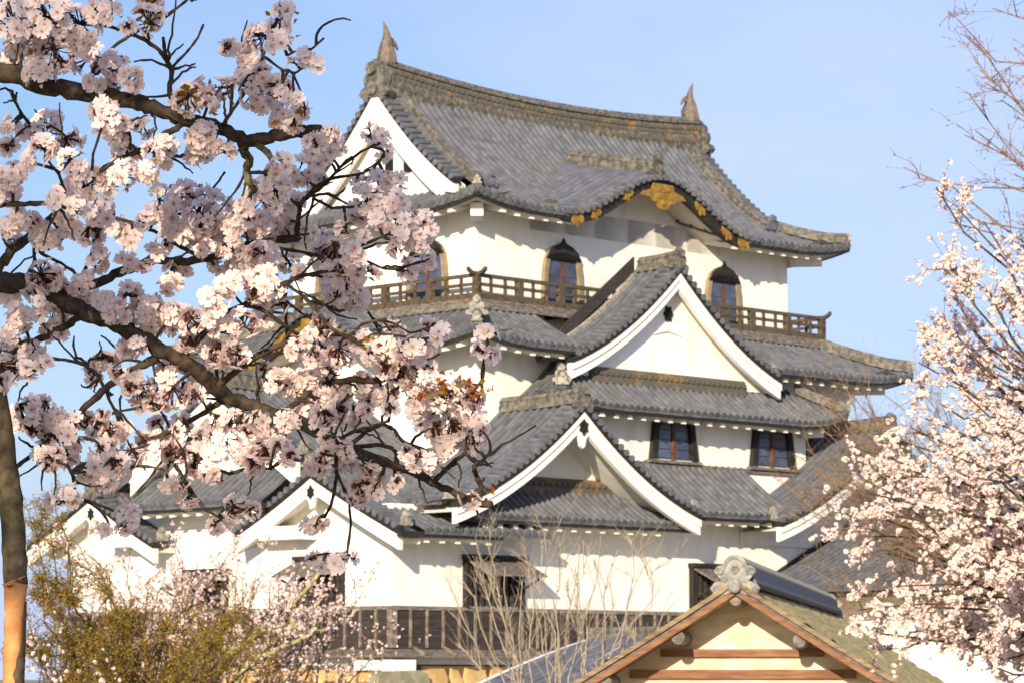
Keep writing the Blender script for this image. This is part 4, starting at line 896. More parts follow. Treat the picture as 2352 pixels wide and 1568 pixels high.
def sprout(P, n, ln, spread, up=0.15, k=4, lo=0.25):
    """n twigs growing from random places on polylines P (m,k,3)"""
    m, kk = P.shape[:2]
    i = rng.integers(0, m, n); u = lo + (1 - lo) * rng.random(n) ** .8; f = u * (kk - 1); j = np.minimum(f.astype(int), kk - 2); w = (f - j)[:, None]
    b0 = P[i, j] * (1 - w) + P[i, j + 1] * w; tg = P[i, j + 1] - P[i, j]; tg /= np.linalg.norm(tg, axis=1)[:, None] + 1e-9
    d = tg + spread * rng.standard_normal((n, 3)); d[:, 2] += up; d /= np.linalg.norm(d, axis=1)[:, None]
    L_ = ln * (0.5 + rng.random(n)); s = np.linspace(0, 1, k)
    bend = .22 * rng.standard_normal((n, 3)); bend[:, 2] += up * .4
    return b0[:, None] + L_[:, None, None] * (s[None, :, None] * d[:, None] + (s ** 2)[None, :, None] * bend[:, None])

def blob_template():
    V = []; F = []; A_ = []
    for q in range(6):
        d = rdir(1)[0]; Rm = rot_to(d[None], np.array([rng.random() * 6]))[0]; c = d * .62; tint = rng.uniform(.5, 1.0)
        o = len(V)
        V.append(c + Rm @ np.array([0, 0, -.12])); A_.append(.25 if rng.random() < .3 else .5)
        for w in range(5):
            a = w * 2 * math.pi / 5; V.append(c + Rm @ np.array([math.cos(a) * .6, math.sin(a) * .6, .10])); A_.append(tint)
        for w in range(5): F.append((o, o + 1 + w, o + 1 + (w + 1) % 5))
    return np.array(V), np.array(F), np.array(A_)
def leaf_template():
    V = np.array([(0, 0, 0), (.32, .45, .10), (0, 1, -.05), (-.32, .45, .10)], float); return V, np.array([(0, 1, 2), (0, 2, 3)])

def tree(name, label, cat, D, base_px, tips, bark_, trunk_r, fol, group=None, limb_r=.05, n1=60, l1=.8, n2=300, l2=.4, nf=6, fs=.035, up=.15, fork_z=0.45, spread=.55, depth=1.0, fm=None, twig_r=.008):
    root = empty(name, None, (*(at(base_px, 1557, D)[:2]), 0)); tag(root, label, cat, group); O = np.array(root.location)
    base = np.array([0, 0, -.05]); T = [at(x, y, D + dd * depth) - O for x, y, dd in tips]
    fork = np.array([0.0, 0, fork_z * np.mean([q[2] for q in T])])
    b = MB(); b.tube([base, fork * .5 + .05 * rdir(1)[0], fork], [trunk_r * 1.15, trunk_r, trunk_r * .8], 9, jit=.05); b.build('trunk', M[bark_], root, smooth=True)
    Ls = []
    for q in T:
        s = np.linspace(0, 1, 9)[:, None]; st = fork * (0.55 + .45 * rng.random()); mid = st + (q - st) * .5; mid[2] += .10 * np.linalg.norm(q - st) * rng.uniform(-.2, 1.2); mid += .05 * np.linalg.norm(q - st) * rng.standard_normal(3)
        P = (1 - s) ** 2 * st + 2 * s * (1 - s) * mid + s ** 2 * q
        P[1:-1] += .018 * np.linalg.norm(q - st) * rng.standard_normal((7, 3)); Ls.append(P)
    Ls = np.array(Ls); b = MB()
    for P in Ls: b.tube(P, np.linspace(limb_r, twig_r * 1.2, 9), 6, cap=False)
    b.build('limbs', M[bark_], root, smooth=True)
    A1 = sprout(Ls, n1, l1, spread, up); A2 = sprout(np.array(list(A1)), n2, l2, spread * 1.1, up)
    A2b = sprout(Ls, n2 // 4, l2, spread * 1.2, up, lo=.5); A2 = np.concatenate([A2, A2b])
    V1, F1 = tubes(A1, np.broadcast_to(np.linspace(twig_r * 1.3, twig_r * .6, 4), A1.shape[:2])); V2, F2 = tubes(A2, np.broadcast_to(np.linspace(twig_r * .7, twig_r * .28, 4), A2.shape[:2]))
    tw_ = mesh_np('twigs', np.vstack([V1, V2]), np.vstack([F1, F2 + len(V1)]), M[bark_], root); tw_['kind'] = 'stuff'
    if fol and nf:
        n = len(A2); P = []
        for _ in range(nf):
            u = rng.random(n) * 2.999; j = u.astype(int); w = (u - j)[:, None]; P.append(A2[np.arange(n), j] * (1 - w) + A2[np.arange(n), j + 1] * w)
        P = np.concatenate(P); 
        if fol == 'blossom':
            V, F, a = blob_template(); P = P[rng.random(len(P)) < .9] ; P += .4 * fs * rng.standard_normal(P.shape)
            WV, WF = inst(V, F, P, rot_to(rdir(len(P)), rng.random(len(P)) * 6), fs * rng.uniform(.55, 1.25, len(P)))
            av = np.clip(np.tile(a, len(P)) + np.repeat(rng.uniform(-.12, .12, len(P)), len(a)), 0, 1)
            mesh_np('blossoms', WV, WF, M['far_blossom'], root, 'r', av)
        elif fol == 'leaf':
            V, F = leaf_template(); P = np.repeat(P, 3, axis=0) + .9 * fs * rng.standard_normal((len(P) * 3, 3)); d = rdir(len(P)); d[:, 2] = np.abs(d[:, 2]) + .55
            WV, WF = inst(V, F, P, rot_to(d, rng.random(len(P)) * 6), fs * rng.uniform(.6, 1.3, len(P)))
            mesh_np('leaves', WV, WF, M['maple_leaf'], root, 'r', np.repeat(np.clip(rng.normal(.5, .27, len(P)), 0, 1), 4))
        elif fol == 'bud':
            V = np.array([(.3, 0, 0), (-.15, .26, 0), (-.15, -.26, 0), (0, 0, 1.2)]); F = np.array([(0, 1, 3), (1, 2, 3), (2, 0, 3)])
            WV, WF = inst(V, F, P, rot_to(rdir(len(P)) + np.array([0, 0, .6]), rng.random(len(P)) * 6), fs * rng.uniform(.5, 1.2, len(P)))
            mesh_np('buds', WV, WF, M['bud'], root, 'r', np.repeat(rng.random(len(P)), 4))
    return root
def J(n, x0, x1, y0, y1, d=1.5): return [(rng.uniform(x0, x1), rng.uniform(y0, y1), rng.uniform(-d, d)) for _ in range(n)]

# left foreground of the keep: maple with young leaves, two pink cherries
tree('maple_tree', 'olive brown maple with young leaves at the lower left', 'tree', 34, 300,
     J(26, 60, 640, 1395, 1540) + J(6, 90, 420, 1370, 1430) + [(80, 1210, 0), (120, 1240, .5), (160, 1270, -.5), (60, 1290, 0), (220, 1295, .4), (100, 1350, 0), (340, 1350, 0), (400, 1410, .3), (60, 1480, 0), (520, 1440, 0), (130, 1180, 0.6), (250, 1320, 0)],
     'far_bark', .12, 'leaf', limb_r=.022, n1=260, l1=.26, n2=2400, l2=.18, nf=5, fs=.034, fork_z=.10, up=-.03, spread=.75, twig_r=.005)
tree('cherry_tree', 'pale pink cherry tree before the left wall of the keep', 'tree', 46, 420,
     J(12, 190, 560, 1290, 1400) + J(12, 180, 600, 1400, 1560) + [(180, 1250, 0), (230, 1290, 0), (300, 1260, 0), (420, 1290, 0), (520, 1280, 0), (600, 1330, 0), (560, 1360, .5), (130, 1330, 0), (90, 1420, 0)],
     'far_bark', .14, 'blossom', limb_r=.026, n1=190, l1=.50, n2=1050, l2=.28, nf=4, fs=.027, fork_z=.12, up=.15, spread=.65, twig_r=.006)
MC = tree('cherry_tree', 'pink cherry tree with moss covered limbs under the left awning windows', 'tree', 40, 560,
     J(9, 540, 830, 1370, 1450) + [(620, 1330, 0), (700, 1335, .2), (760, 1360, 0), (880, 1420, 0), (820, 1380, .3), (880, 1480, 0), (540, 1345, 0), (640, 1420, 0), (480, 1440, 0)],
     'far_bark', .13, 'blossom', limb_r=.022, n1=150, l1=.38, n2=640, l2=.24, nf=4, fs=.023, fork_z=.12, up=.12, spread=.65, twig_r=.005)
for pts in ([(430, 1575), (470, 1550), (500, 1538), (514, 1507), (552, 1486), (580, 1465), (615, 1444), (641, 1437), (674, 1442), (720, 1449), (746, 1446)], [(540, 1570), (575, 1512), (615, 1500), (650, 1484), (683, 1472), (716, 1456), (726, 1424)], [(672, 1444), (671, 1404), (675, 1381), (709, 1346), (738, 1312)]):
    b = MB(); P = np.array([at(x, y, 39.5) for x, y in pts]) - np.array(MC.location); P[:, 1] += .15 * np.sin(np.arange(len(P)))
    b.tube(P, np.linspace(.042, .020, len(P)), 8, jit=.10); b.build('mossy_limb', M['mossy_bark'], MC, smooth=True)
tree('cherry_tree', 'thin pink cherry sprays mixed into the olive maple', 'tree', 31, 180,
     J(10, 70, 520, 1410, 1540) + [(100, 1300, 0), (150, 1380, 0), (250, 1360, 0), (80, 1440, 0)],
     'far_bark', .08, 'blossom', limb_r=.014, n1=40, l1=.24, n2=80, l2=.15, nf=3, fs=.019, fork_z=.1, up=.05, spread=.7, twig_r=.004)
# bare shrubs below the front wall
for bx, lab, tp in ((1215, 'bare pale shrub leftmost before the dark boarded skirt', [(1060, 1330), (1090, 1290), (1120, 1250), (1160, 1300), (1200, 1330), (1050, 1390), (1140, 1340), (1230, 1290)]),
                (1290, 'bare pale shrub in the middle before the white front wall', [(1210, 1270), (1250, 1220), (1290, 1240), (1330, 1250), (1240, 1320), (1310, 1300), (1280, 1340), (1350, 1290)]),
                (1345, 'bare pale shrub beside the gatehouse roof', [(1340, 1240), (1380, 1230), (1420, 1260), (1450, 1240), (1480, 1300), (1520, 1290), (1400, 1330), (1560, 1370), (1500, 1350)])):
    tree('bare_shrub', lab, 'shrub', 52, bx, [(x, y, rng.uniform(-.6, .6)) for x, y in tp], 'bare_bark', .05, None, 'bare shrubs before the front wall', limb_r=.017, n1=30, l1=.50, n2=200, l2=.28, fork_z=.12, up=.30, spread=.45, twig_r=.006)
# right: reddish budding tree, cherry
tree('budding_tree', 'leafless reddish tree full of buds beside the right gable', 'tree', 48, 2420,
     J(24, 1840, 2110, 925, 1200, 1.2) + J(8, 1830, 2000, 1080, 1300, 1) + J(10, 1900, 2200, 1200, 1450, 1) + [(2030, 905, 0), (1960, 910, 0), (1850, 950, 0), (2110, 890, 0), (1820, 1040, 0), (1860, 1200, 0), (1830, 1150, 0.3), (2150, 900, 0), (1900, 930, 0)],
     'red_bark', .12, 'bud', limb_r=.026, n1=300, l1=.55, n2=3300, l2=.34, nf=3, fs=.020, fork_z=.75, up=.10, spread=.8, twig_r=.0046)
tree('cherry_tree', 'large blush cherry tree filling the right edge', 'tree', 22, 2820,
     J(12, 2130, 2400, 600, 820, 1.2) + J(20, 2140, 2420, 820, 1100, 1.5) + J(20, 2000, 2400, 1080, 1330, 1.5) + J(20, 1990, 2400, 1330, 1570, 1.5) + [(2175, 600, 0), (2140, 780, 0), (2110, 832, 0), (2125, 960, 0), (2150, 430, 0), (2200, 480, 0), (2260, 510, .3), (1985, 1100, 0), (1978, 1230, .2), (1970, 1400, 0), (1980, 1330, .2), (2000, 1180, 0), (2040, 1050, 0), (2010, 1080, 0), (2060, 1010, .2), (2080, 1070, -.2), (2050, 1130, 0), (2090, 980, 0)],
     'far_bark', .16, 'blossom', limb_r=.022, n1=460, l1=.22, n2=3400, l2=.13, nf=5, fs=.022, fork_z=.8, up=.04, spread=.7, twig_r=.0042)
tree('budding_tree', 'bare twigged tree reaching in at the upper right edge', 'tree', 26, 3050,
     [(2075, 385, 0), (2110, 410, .3), (2215, 80, 0), (2200, 45, .3), (2250, 160, 0), (2225, 215, -.3), (2215, 310, 0), (2240, 300, .2), (2280, 20, 0), (2300, 230, .4), (2330, 110, 0), (2260, 190, 0), (2160, 450, 0), (2290, 420, .5), (2330, 560, 0), (2180, 510, .2), (2320, 330, 0), (2330, 400, 0)],
     'red_bark', .14, 'bud', limb_r=.018, n1=130, l1=.26, n2=900, l2=.15, nf=3, fs=.018, fork_z=.9, up=.03, spread=.75, twig_r=.0042)

# ================================================================== the cherry tree close to the camera
TREE = empty('cherry_tree', None, (-1.02, 5.6, 0)); tag(TREE, 'cherry tree in full bloom close by on the left with dark branches', 'tree'); TO = np.array(TREE.location)
TRUNK = [(30, 2100, 33), (26, 1750, 26), (27, 1568, 23), (32, 1440, 25), (36, 1340, 29), (31, 1220, 29), (17, 1100, 27), (4, 980, 26), (-18, 860, 26), (-60, 720, 25), (-110, 560, 24), (-150, 380, 24), (-170, 150, 22)]
LIMBS = [  # (depth, [(x, y, r) in measuring units])
 (5.75, [(-165, 200, 24), (-60, 170, 24), (0, 166, 25), (82, 193, 24), (156, 205, 22), (246, 223, 22), (308, 234, 21), (357, 248, 19), (410, 271, 19), (460, 283, 18), (513, 298, 17), (560, 326, 18), (600, 323, 17), (650, 310, 15), (690, 302, 14), (733, 299, 14)]),
 (5.95, [(-90, 640, 27), (0, 645, 27), (62, 655, 25), (123, 679, 23), (185, 714, 23), (246, 736, 21), (308, 769, 20), (361, 800, 20), (410, 823, 20), (459, 856, 19), (494, 888, 19), (547, 920, 18), (600, 939, 18), (642, 953, 17), (688, 971, 17), (734, 993, 16), (776, 1012, 15), (811, 1036, 14), (864, 1055, 13), (916, 1072, 11), (962, 1090, 10.5), (1011, 1116, 9.5), (1056, 1137, 9), (1097, 1154, 9), (1127, 1157, 10)]),
 (0, [(123, 679, 14), (172, 672, 13), (213, 654, 13), (262, 633, 12), (312, 613, 12), (349, 597, 12), (410, 603, 11), (471, 596, 10), (512, 584, 10), (574, 562, 10), (640, 551, 10), (684, 545, 11)]),
 (5.6, [(-60, 665, 15), (0, 612, 14), (25, 575, 13), (66, 545, 12), (103, 517, 11), (135, 485, 10), (170, 456, 10)]),
 (0, [(-80, 478, 6), (0, 471, 6), (62, 468, 6), (123, 466, 5), (150, 478, 4)]),
 (0, [(420, 278, 9), (410, 293, 8), (377, 309, 8), (340, 336, 7), (295, 357, 7), (254, 378, 6), (213, 403, 5)]),
 (0, [(345, 338, 6), (389, 352, 5), (414, 361, 4)]),
 (0, [(361, 823, 12), (320, 842, 11), (287, 860, 10), (242, 892, 9.5), (205, 925, 9), (172, 954, 8.5), (144, 990, 8), (107, 1015, 7), (74, 1043, 6), (37, 1072, 4)]),
 (0, [(185, 726, 10), (152, 748, 9), (103, 774, 9), (49, 797, 8.5), (0, 823, 8), (-60, 850, 8)]),
 (0, [(415, 826, 10), (451, 786, 8), (484, 748, 8), (517, 720, 7.5), (562, 699, 7), (603, 676, 6.5), (658, 650, 6), (691, 634, 5), (732, 626, 4), (773, 621, 3)]),
 (0, [(494, 888, 9), (512, 875, 9), (554, 843, 8), (593, 816, 8), (635, 795, 7.5), (677, 781, 7), (705, 774, 9), (751, 769, 7), (786, 768, 5), (846, 794, 4), (881, 815, 3.4), (951, 843, 3), (1011, 880, 2.4)]),
 (0, [(640, 952, 9), (667, 935, 8), (684, 918, 8), (710, 900, 8), (745, 884, 9), (776, 875, 9), (811, 871, 9), (846, 875, 8), (899, 868, 5), (950, 880, 4)]),
 (0, [(734, 993, 5), (783, 1005, 4), (811, 991, 3.8), (857, 977, 3.4), (892, 966, 3)]),
 (0, [(800, 1025, 5.5), (839, 991, 5), (878, 973, 4.5), (905, 985, 4), (925, 1013, 3.5), (980, 1033, 3)]),
 (0, [(905, 1070, 6), (912, 1062, 6), (910, 1040, 5.5), (900, 1028, 5), (871, 1021, 5), (815, 1025, 5)]),
 (0, [(540, 917, 9), (512, 917, 7.5), (464, 950, 7), (410, 979, 7), (369, 1000, 7), (390, 1035, 6), (402, 1064, 5.5), (422, 1101, 5), (447, 1138, 5), (472, 1170, 4), (505, 1187, 3)]),
 (0, [(372, 1003, 5), (440, 1040, 5), (480, 1066, 4.5), (525, 1088, 4), (575, 1072, 3.5), (620, 1076, 3)]),
 (0, [(372, 1003, 4), (388, 1050, 4), (385, 1085, 3.5), (405, 1118, 3.5), (412, 1122, 3)]),
 (0, [(770, 1008, 4.5), (773, 1083, 4), (769, 1124, 3.8), (760, 1160, 3.4), (746, 1186, 3.2)]),
 (0, [(772, 1080, 4), (785, 1112, 3.8), (801, 1144, 3.6), (806, 1206, 3.2), (797, 1272, 3)]),
 (0, [(205, 205, 6), (215, 160, 5), (230, 139, 4.5), (267, 103, 4), (320, 70, 3.8), (377, 41, 3.6), (431, 0, 3), (450, -20, 3)]),
 (0, [(405, 266, 8), (388, 213, 7), (394, 164, 6), (381, 135, 6), (361, 111, 5.5), (328, 90, 5), (287, 74, 4.5), (246, 60, 4)]),
 (0, [(384, 140, 5), (377, 110, 5), (375, 87, 4)]),
 (0, [(392, 180, 4), (394, 156, 4), (431, 119, 3.4), (455, 86, 3), (467, 57, 2.6)]),
 (0, [(513, 296, 5), (517, 279, 5), (550, 230, 4.2), (574, 193, 4), (599, 139, 3.5), (610, 110, 3)]),
 (0, [(530, 262, 4), (533, 197, 4), (554, 144, 3.6), (560, 120, 3)]),
 (0, [(600, 137, 3.4), (608, 131, 3.4), (645, 159, 3), (678, 169, 3), (711, 146, 2.8)]),
 (0, [(660, 128, 3), (690, 113, 2.6), (715, 114, 2.6), (743, 89, 3)]),
 (0, [(560, 330, 13), (560, 350, 12), (575, 366, 11), (566, 396, 10), (572, 415, 9), (583, 438, 9)]),
 (0, [(590, 330, 9), (618, 355, 8), (626, 372, 6), (607, 397, 5), (574, 397, 4)]),
 (0, [(690, 470, 5), (701, 455, 4.5), (748, 422, 4), (786, 380, 3.8), (833, 347, 3.4), (868, 332, 3)]),
 (0, [(701, 455, 4), (730, 425, 4), (772, 408, 3.6), (823, 401, 3.4), (856, 389, 3), (880, 361, 2.6)]),
 (0, [(706, 452, 4), (752, 445, 3.6), (809, 474, 3), (830, 480, 3)]),
 (0, [(720, 455, 3.6), (762, 478, 3.4), (809, 476, 3), (840, 470, 2.6)]),
 (0, [(684, 545, 7), (682, 520, 6), (690, 470, 5.5), (700, 455, 5)]),
 (0, [(785, 605, 4), (790, 596, 4), (833, 563, 3.6), (880, 544, 3)]),
 (0, [(790, 600, 3.6), (842, 600, 3.4), (880, 617, 3), (912, 620, 2.8)]),
 (0, [(620, 560, 4), (645, 572, 4), (706, 581, 3.6), (755, 594, 3.4), (790, 600, 3)]),
 (0, [(642, 655, 4), (656, 700, 4), (657, 740, 3.8), (660, 780, 3.6)]),
 (0, [(658, 652, 5), (703, 686, 4.6), (734, 720, 4.4), (757, 750, 4), (790, 772, 4), (850, 800, 3.5)]),
 (0, [(703, 690, 4), (743, 700, 3.6), (780, 716, 3.4), (795, 710, 3)]),
 (0, [(562, 702, 5), (595, 708, 4.6), (644, 740, 4.4), (680, 766, 4.2), (702, 774, 4)]),
 (0, [(820, 700, 3.4), (845, 715, 3.2), (860, 740, 3.2), (880, 780, 3)]),
 (0, [(800, 775, 3.6), (830, 745, 3.4), (866, 735, 3.2), (905, 742, 3), (940, 765, 2.8), (965, 760, 2.6)]),
 (0, [(820, 790, 3.6), (860, 765, 3.2), (910, 770, 3), (960, 778, 2.8), (990, 775, 2.6)]),
 (0, [(900, 868, 4), (930, 890, 4), (985, 915, 3.6), (1010, 945, 3.4), (1030, 960, 3)]),
 (0, [(1075, 1145, 7), (1108, 1120, 6.5), (1094, 1092, 6), (1088, 1070, 5.5), (1105, 1062, 4.5), (1126, 1036, 3.5)]),
 (0, [(995, 1106, 6), (1020, 1080, 5.5), (1040, 1060, 5), (1055, 1050, 5), (1070, 1040, 4), (1090, 1060, 4)]),
 (0, [(1109, 820, 3), (1112, 850, 3), (1108, 872, 2.6), (1085, 900, 2.6)]),
 (0, [(60, 640, 5), (80, 600, 4.5), (78, 570, 4.4), (100, 585, 4), (140, 605, 3.8), (170, 625, 3.4), (176, 632, 3)]),
 (0, [(25, 213, 4), (35, 235, 3.6), (50, 262, 3.4), (72, 287, 3)]), (0, [(35, 238, 3), (38, 212, 2.8)]), (0, [(98, 282, 2.6), (88, 266, 2.4), (80, 253, 2.2)]),
 (0, [(450, 488, 3), (475, 450, 3), (500, 420, 2.8), (516, 396, 2.6)]),
 (0, [(300, 345, 4.5), (297, 310, 4.4), (290, 290, 4), (280, 272, 3.4)]),
 (0, [(210, 397, 3.4), (215, 350, 3.2), (235, 290, 3)]),
 (0, [(135, 485, 4), (150, 440, 3.8), (135, 400, 3.6), (125, 388, 3)]),
 (0, [(250, 738, 5), (262, 700, 4.5), (258, 680, 4)]), (0, [(310, 770, 6), (295, 715, 5), (270, 690, 4.4)]),
 (0, [(185, 640, 4), (205, 600, 4.4), (220, 560, 4), (226, 530, 3.6)]),
 (0, [(470, 597, 5), (420, 570, 5), (360, 535, 4.6), (300, 510, 4.4), (262, 500, 4)]),
 (0, [(240, 893, 4.6), (225, 860, 4.4), (195, 838, 4), (150, 825, 3.8), (100, 825, 3.4), (82, 840, 3)]),
 (0, [(230, 862, 4), (200, 845, 4), (205, 825, 3.6), (240, 818, 3.2), (320, 830, 3)]),
 (0, [(242, 893, 4.4), (255, 925, 4), (266, 945, 3.8), (240, 958, 3.4)]), (0, [(172, 955, 4), (170, 1000, 3.8), (150, 1035, 3.4)]),
 (0, [(130, 1000, 4), (140, 1045, 4), (165, 1085, 3.6), (172, 1120, 3.2), (175, 1140, 3)]),
 (0, [(105, 1016, 3), (75, 985, 3), (62, 980, 2.6)]), (0, [(80, 1040, 3.4), (115, 1055, 3.2), (150, 1066, 3), (165, 1085, 3)]),
 (0, [(500, 892, 5), (498, 850, 5), (485, 820, 4.6), (470, 800, 4)]), (0, [(596, 940, 5), (590, 900, 5), (605, 870, 4.4), (660, 885, 3.4)]),
 (0, [(700, 900, 4), (740, 915, 3.6), (790, 945, 3.2), (835, 955, 2.8)]), (0, [(760, 990, 3), (770, 940, 3), (800, 905, 3)]),
]
CL = [(30,40,62),(110,30,72),(180,60,62),(240,30,46),(60,100,52),(130,110,62),(90,165,46),(200,130,50),(30,125,36),(340,45,44),(345,8,38),(265,150,44),(250,205,34),(300,180,36),(240,255,40),
(560,125,42),(602,80,46),(640,55,38),(645,100,36),(590,158,38),(702,130,28),(730,145,16),(590,200,58),(640,195,44),(560,190,40),(430,225,48),(470,210,44),(510,200,36),(465,310,44),(455,345,40),(490,325,34),(650,260,44),(690,245,30),(642,285,30),(612,230,36),
(30,275,24),(20,330,34),(60,300,30),(110,290,44),(150,320,50),(100,340,40),(165,370,44),(60,370,28),(22,400,44),(18,440,38),(265,310,38),(290,350,40),(250,275,38),(330,290,30),(350,350,34),(380,360,30),(340,390,34),(390,330,24),
(190,420,54),(230,470,50),(170,480,50),(130,455,34),(250,420,40),(210,520,48),(150,540,38),(260,520,38),(40,500,34),(75,510,30),(100,545,38),(28,545,28),(285,400,40),(298,541,38),(330,510,28),
(370,450,44),(400,480,50),(430,440,40),(460,500,54),(440,540,50),(500,480,44),(490,540,50),(530,560,40),(470,570,30),(390,520,34),(540,510,34),(600,450,54),(632,430,46),(640,500,54),(600,510,50),(664,460,40),(680,530,34),(650,380,40),(690,392,40),(738,362,40),(770,330,34),(722,332,34),(762,300,24),
(353,582,30),(330,600,20),(100,630,50),(75,652,40),(132,642,40),(222,605,30),(190,650,38),(160,655,30),(285,600,28),(240,690,34),(200,690,28),(300,672,38),(272,712,34),(45,730,40),(20,682,34),(120,730,40),(110,762,28),(30,770,38),(62,800,34),(15,842,44),(2,872,28),(75,812,40),(102,832,24),
(400,650,40),(420,632,28),(340,720,50),(372,732,50),(402,720,40),(440,732,40),(450,772,40),(350,762,28),(432,782,34),(320,702,28),(490,690,44),(530,650,40),(540,618,40),(570,600,50),(602,580,40),(620,640,40),(662,602,34),(590,662,40),(640,672,28),(560,742,44),(520,762,40),(500,802,44),(540,812,40),(480,790,38),(600,742,28),
(240,822,44),(220,832,34),(290,800,30),(312,792,30),(322,892,44),(300,882,34),(370,872,44),(400,902,44),(350,922,34),(330,932,24),(420,880,30),(382,842,28),
(60,930,44),(40,962,34),(100,932,38),(130,962,34),(170,952,34),(82,972,38),(110,1002,28),(150,990,28),(220,980,38),(262,990,40),(232,1030,38),(282,980,28),(120,1052,34),(100,1042,28),(150,1042,38),(200,1072,38),(262,1062,40),(302,1040,38),(250,1092,34),(282,1082,28),(330,1012,34),(372,1012,38),(360,972,24),(350,1042,24),(160,1136,38),(290,1190,42),
(400,1040,38),(440,1000,44),(420,972,34),(470,1012,44),(502,1040,38),(450,1062,38),(520,1012,38),(560,1040,40),(602,1030,38),(580,1062,34),(640,1022,34),(622,990,34),(480,1082,28),(540,962,38),(500,962,38),(590,962,38),(612,982,28),(430,1140,34),(540,1162,40),(520,1192,28),(382,1100,32),
(770,578,60),(740,602,40),(812,580,40),(760,552,40),(800,642,44),(815,682,44),(800,660,40),(822,620,28),(780,622,28),(840,452,44),(830,482,40),(872,430,44),(905,470,44),(890,418,28),(860,492,28),(900,520,34),(920,542,28),(960,530,44),(985,530,30),(960,552,34),(938,502,26),(945,620,40),(875,318,27),(882,345,24),(985,748,30),(978,790,34),(1008,772,20),(1120,768,32),(1104,800,26),(1128,812,24),
(740,750,38),(832,782,38),(780,802,44),(740,802,38),(862,802,38),(902,792,38),(930,802,38),(882,842,38),(952,842,34),(920,852,44),(962,872,38),(720,812,34),(682,802,28),(720,872,44),(752,882,38),(690,892,34),(760,852,28),(660,882,38),(630,872,34),(702,932,44),(742,952,38),(780,942,34),(812,942,38),(822,962,28),(662,962,38),(840,882,38),(872,902,38),(902,902,28),
(970,902,48),(1020,902,48),(1000,932,48),(1062,902,48),(1090,907,42),(1060,952,48),(1098,962,36),(1040,982,48),(1080,1002,42),(1000,982,38),(980,962,34),(1108,990,22),(1020,1020,34),(960,1052,34),(990,1062,28),(935,1036,25),(1072,1140,22),(1084,1146,16),(770,1052,44),(740,1042,34),(800,1062,28),(850,1092,34),(830,1112,38),(880,1102,28),(820,1142,28),(862,1122,24),(902,1102,24),(780,1012,28),(714,1200,28),(732,1196,24),(752,1288,34),(776,1290,30)]

def densify(pts, n):
    p = np.array(pts, float); t = np.arange(len(p)); tt = np.linspace(0, len(p) - 1, n); return np.stack([np.interp(tt, t, p[:, k]) for k in range(p.shape[1])], axis=1)
SPX = []                                        # sampled limb points: x, y, depth
def limb(name, depth, pts, mat_, nz=0.0):
    pts = np.array(pts, float); m = len(pts)
    if depth == 0:
        S = np.array(SPX); d2 = (S[:, 0] - pts[0, 0]) ** 2 + (S[:, 1] - pts[0, 1]) ** 2; d0 = S[np.argmin(d2), 2]; d1 = np.clip(d0 + rng.normal(0, .12), 5.45, 6.4)
        dep = np.linspace(d0, d1, m) + .015 * rng.standard_normal(m) * (np.arange(m) > 0)
    else: dep = depth + .05 * np.sin(np.arange(m) * .7)
    n = max(8, int(m * 4)); q = densify(np.column_stack([pts, dep]), n)
    for row in q: SPX.append((row[0], row[1], row[3]))
    P = np.array([at(x, y, d) for x, y, r_, d in q]) - TO; rad = q[:, 2] * q[:, 3] / FPX * (1.0 if name == 'trunk' else .90)
    P[1:-1] += (rad[1:-1, None] * (.04 if name == 'trunk' else .13)) * rng.standard_normal((n - 2, 3))
    kn = 1 + .10 * np.abs(rng.standard_normal(n)) * (q[:, 2] < 7) * 1.6 + (.015 if name == 'trunk' else .05) * rng.standard_normal(n)
    b = MB(); b.tube(P, rad * kn, 10 if pts[0, 2] > 8 else 6, jit=.05); return b.build(name, M[mat_], TREE, smooth=True)
tr = [t for t in TRUNK]
o = limb('trunk', 5.6, [t for t in tr if t[1] <= 1340][::1], 'trunk_bark')
for v_ in o.data.vertices[:10]: v_.co.z -= rng.uniform(-.004, .016)
P = densify([t for t in tr if t[1] >= 1330] + [(32, 1330, 31)], 40); P = P[np.argsort(-P[:, 1])]
b = MB(); pts_ = np.array([at(x, y, 5.6) for x, y, r_ in P]) - TO; pts_[0, 2] = 0; b.tube(pts_, P[:, 2] * 5.6 / FPX * .93, 12, jit=.04); o = b.build('trunk', M['bare_wood'], TREE, smooth=True); o['label'] = 'orange wood where the bark has peeled off'
b = MB()
for (y0, y1, a0) in ((2000, 1380, 1.35), (1700, 1480, 1.0)):
    G = []
    for y in np.linspace(y0, y1, 14):
        x = np.interp(-y, [-2100, -1750, -1568, -1440, -1340], [30, 26, 24, 28, 32]); c = at(x, y, 5.6) - TO; w = .5 * (0.35 + math.sin((y0 - y) / (y0 - y1) * math.pi)) * rng.uniform(.7, 1.2)
        G.append([c + 31 * 5.6 / FPX * 1.03 * np.array([math.cos(a0 - math.pi / 2 + q * w), math.sin(a0 - math.pi / 2 + q * w) * .98 - 0.0, 0]) * np.array([1, 1, 1]) for q in np.linspace(-1, 1, 6)])
    b.grid(np.array(G))
b.build('bark_strip', M['trunk_bark'], TREE)
for i, (d, pts) in enumerate(LIMBS): limb('branch', d, pts, 'bark_lichen' if i in (28, 29) or (i == 0 and False) else 'bark')

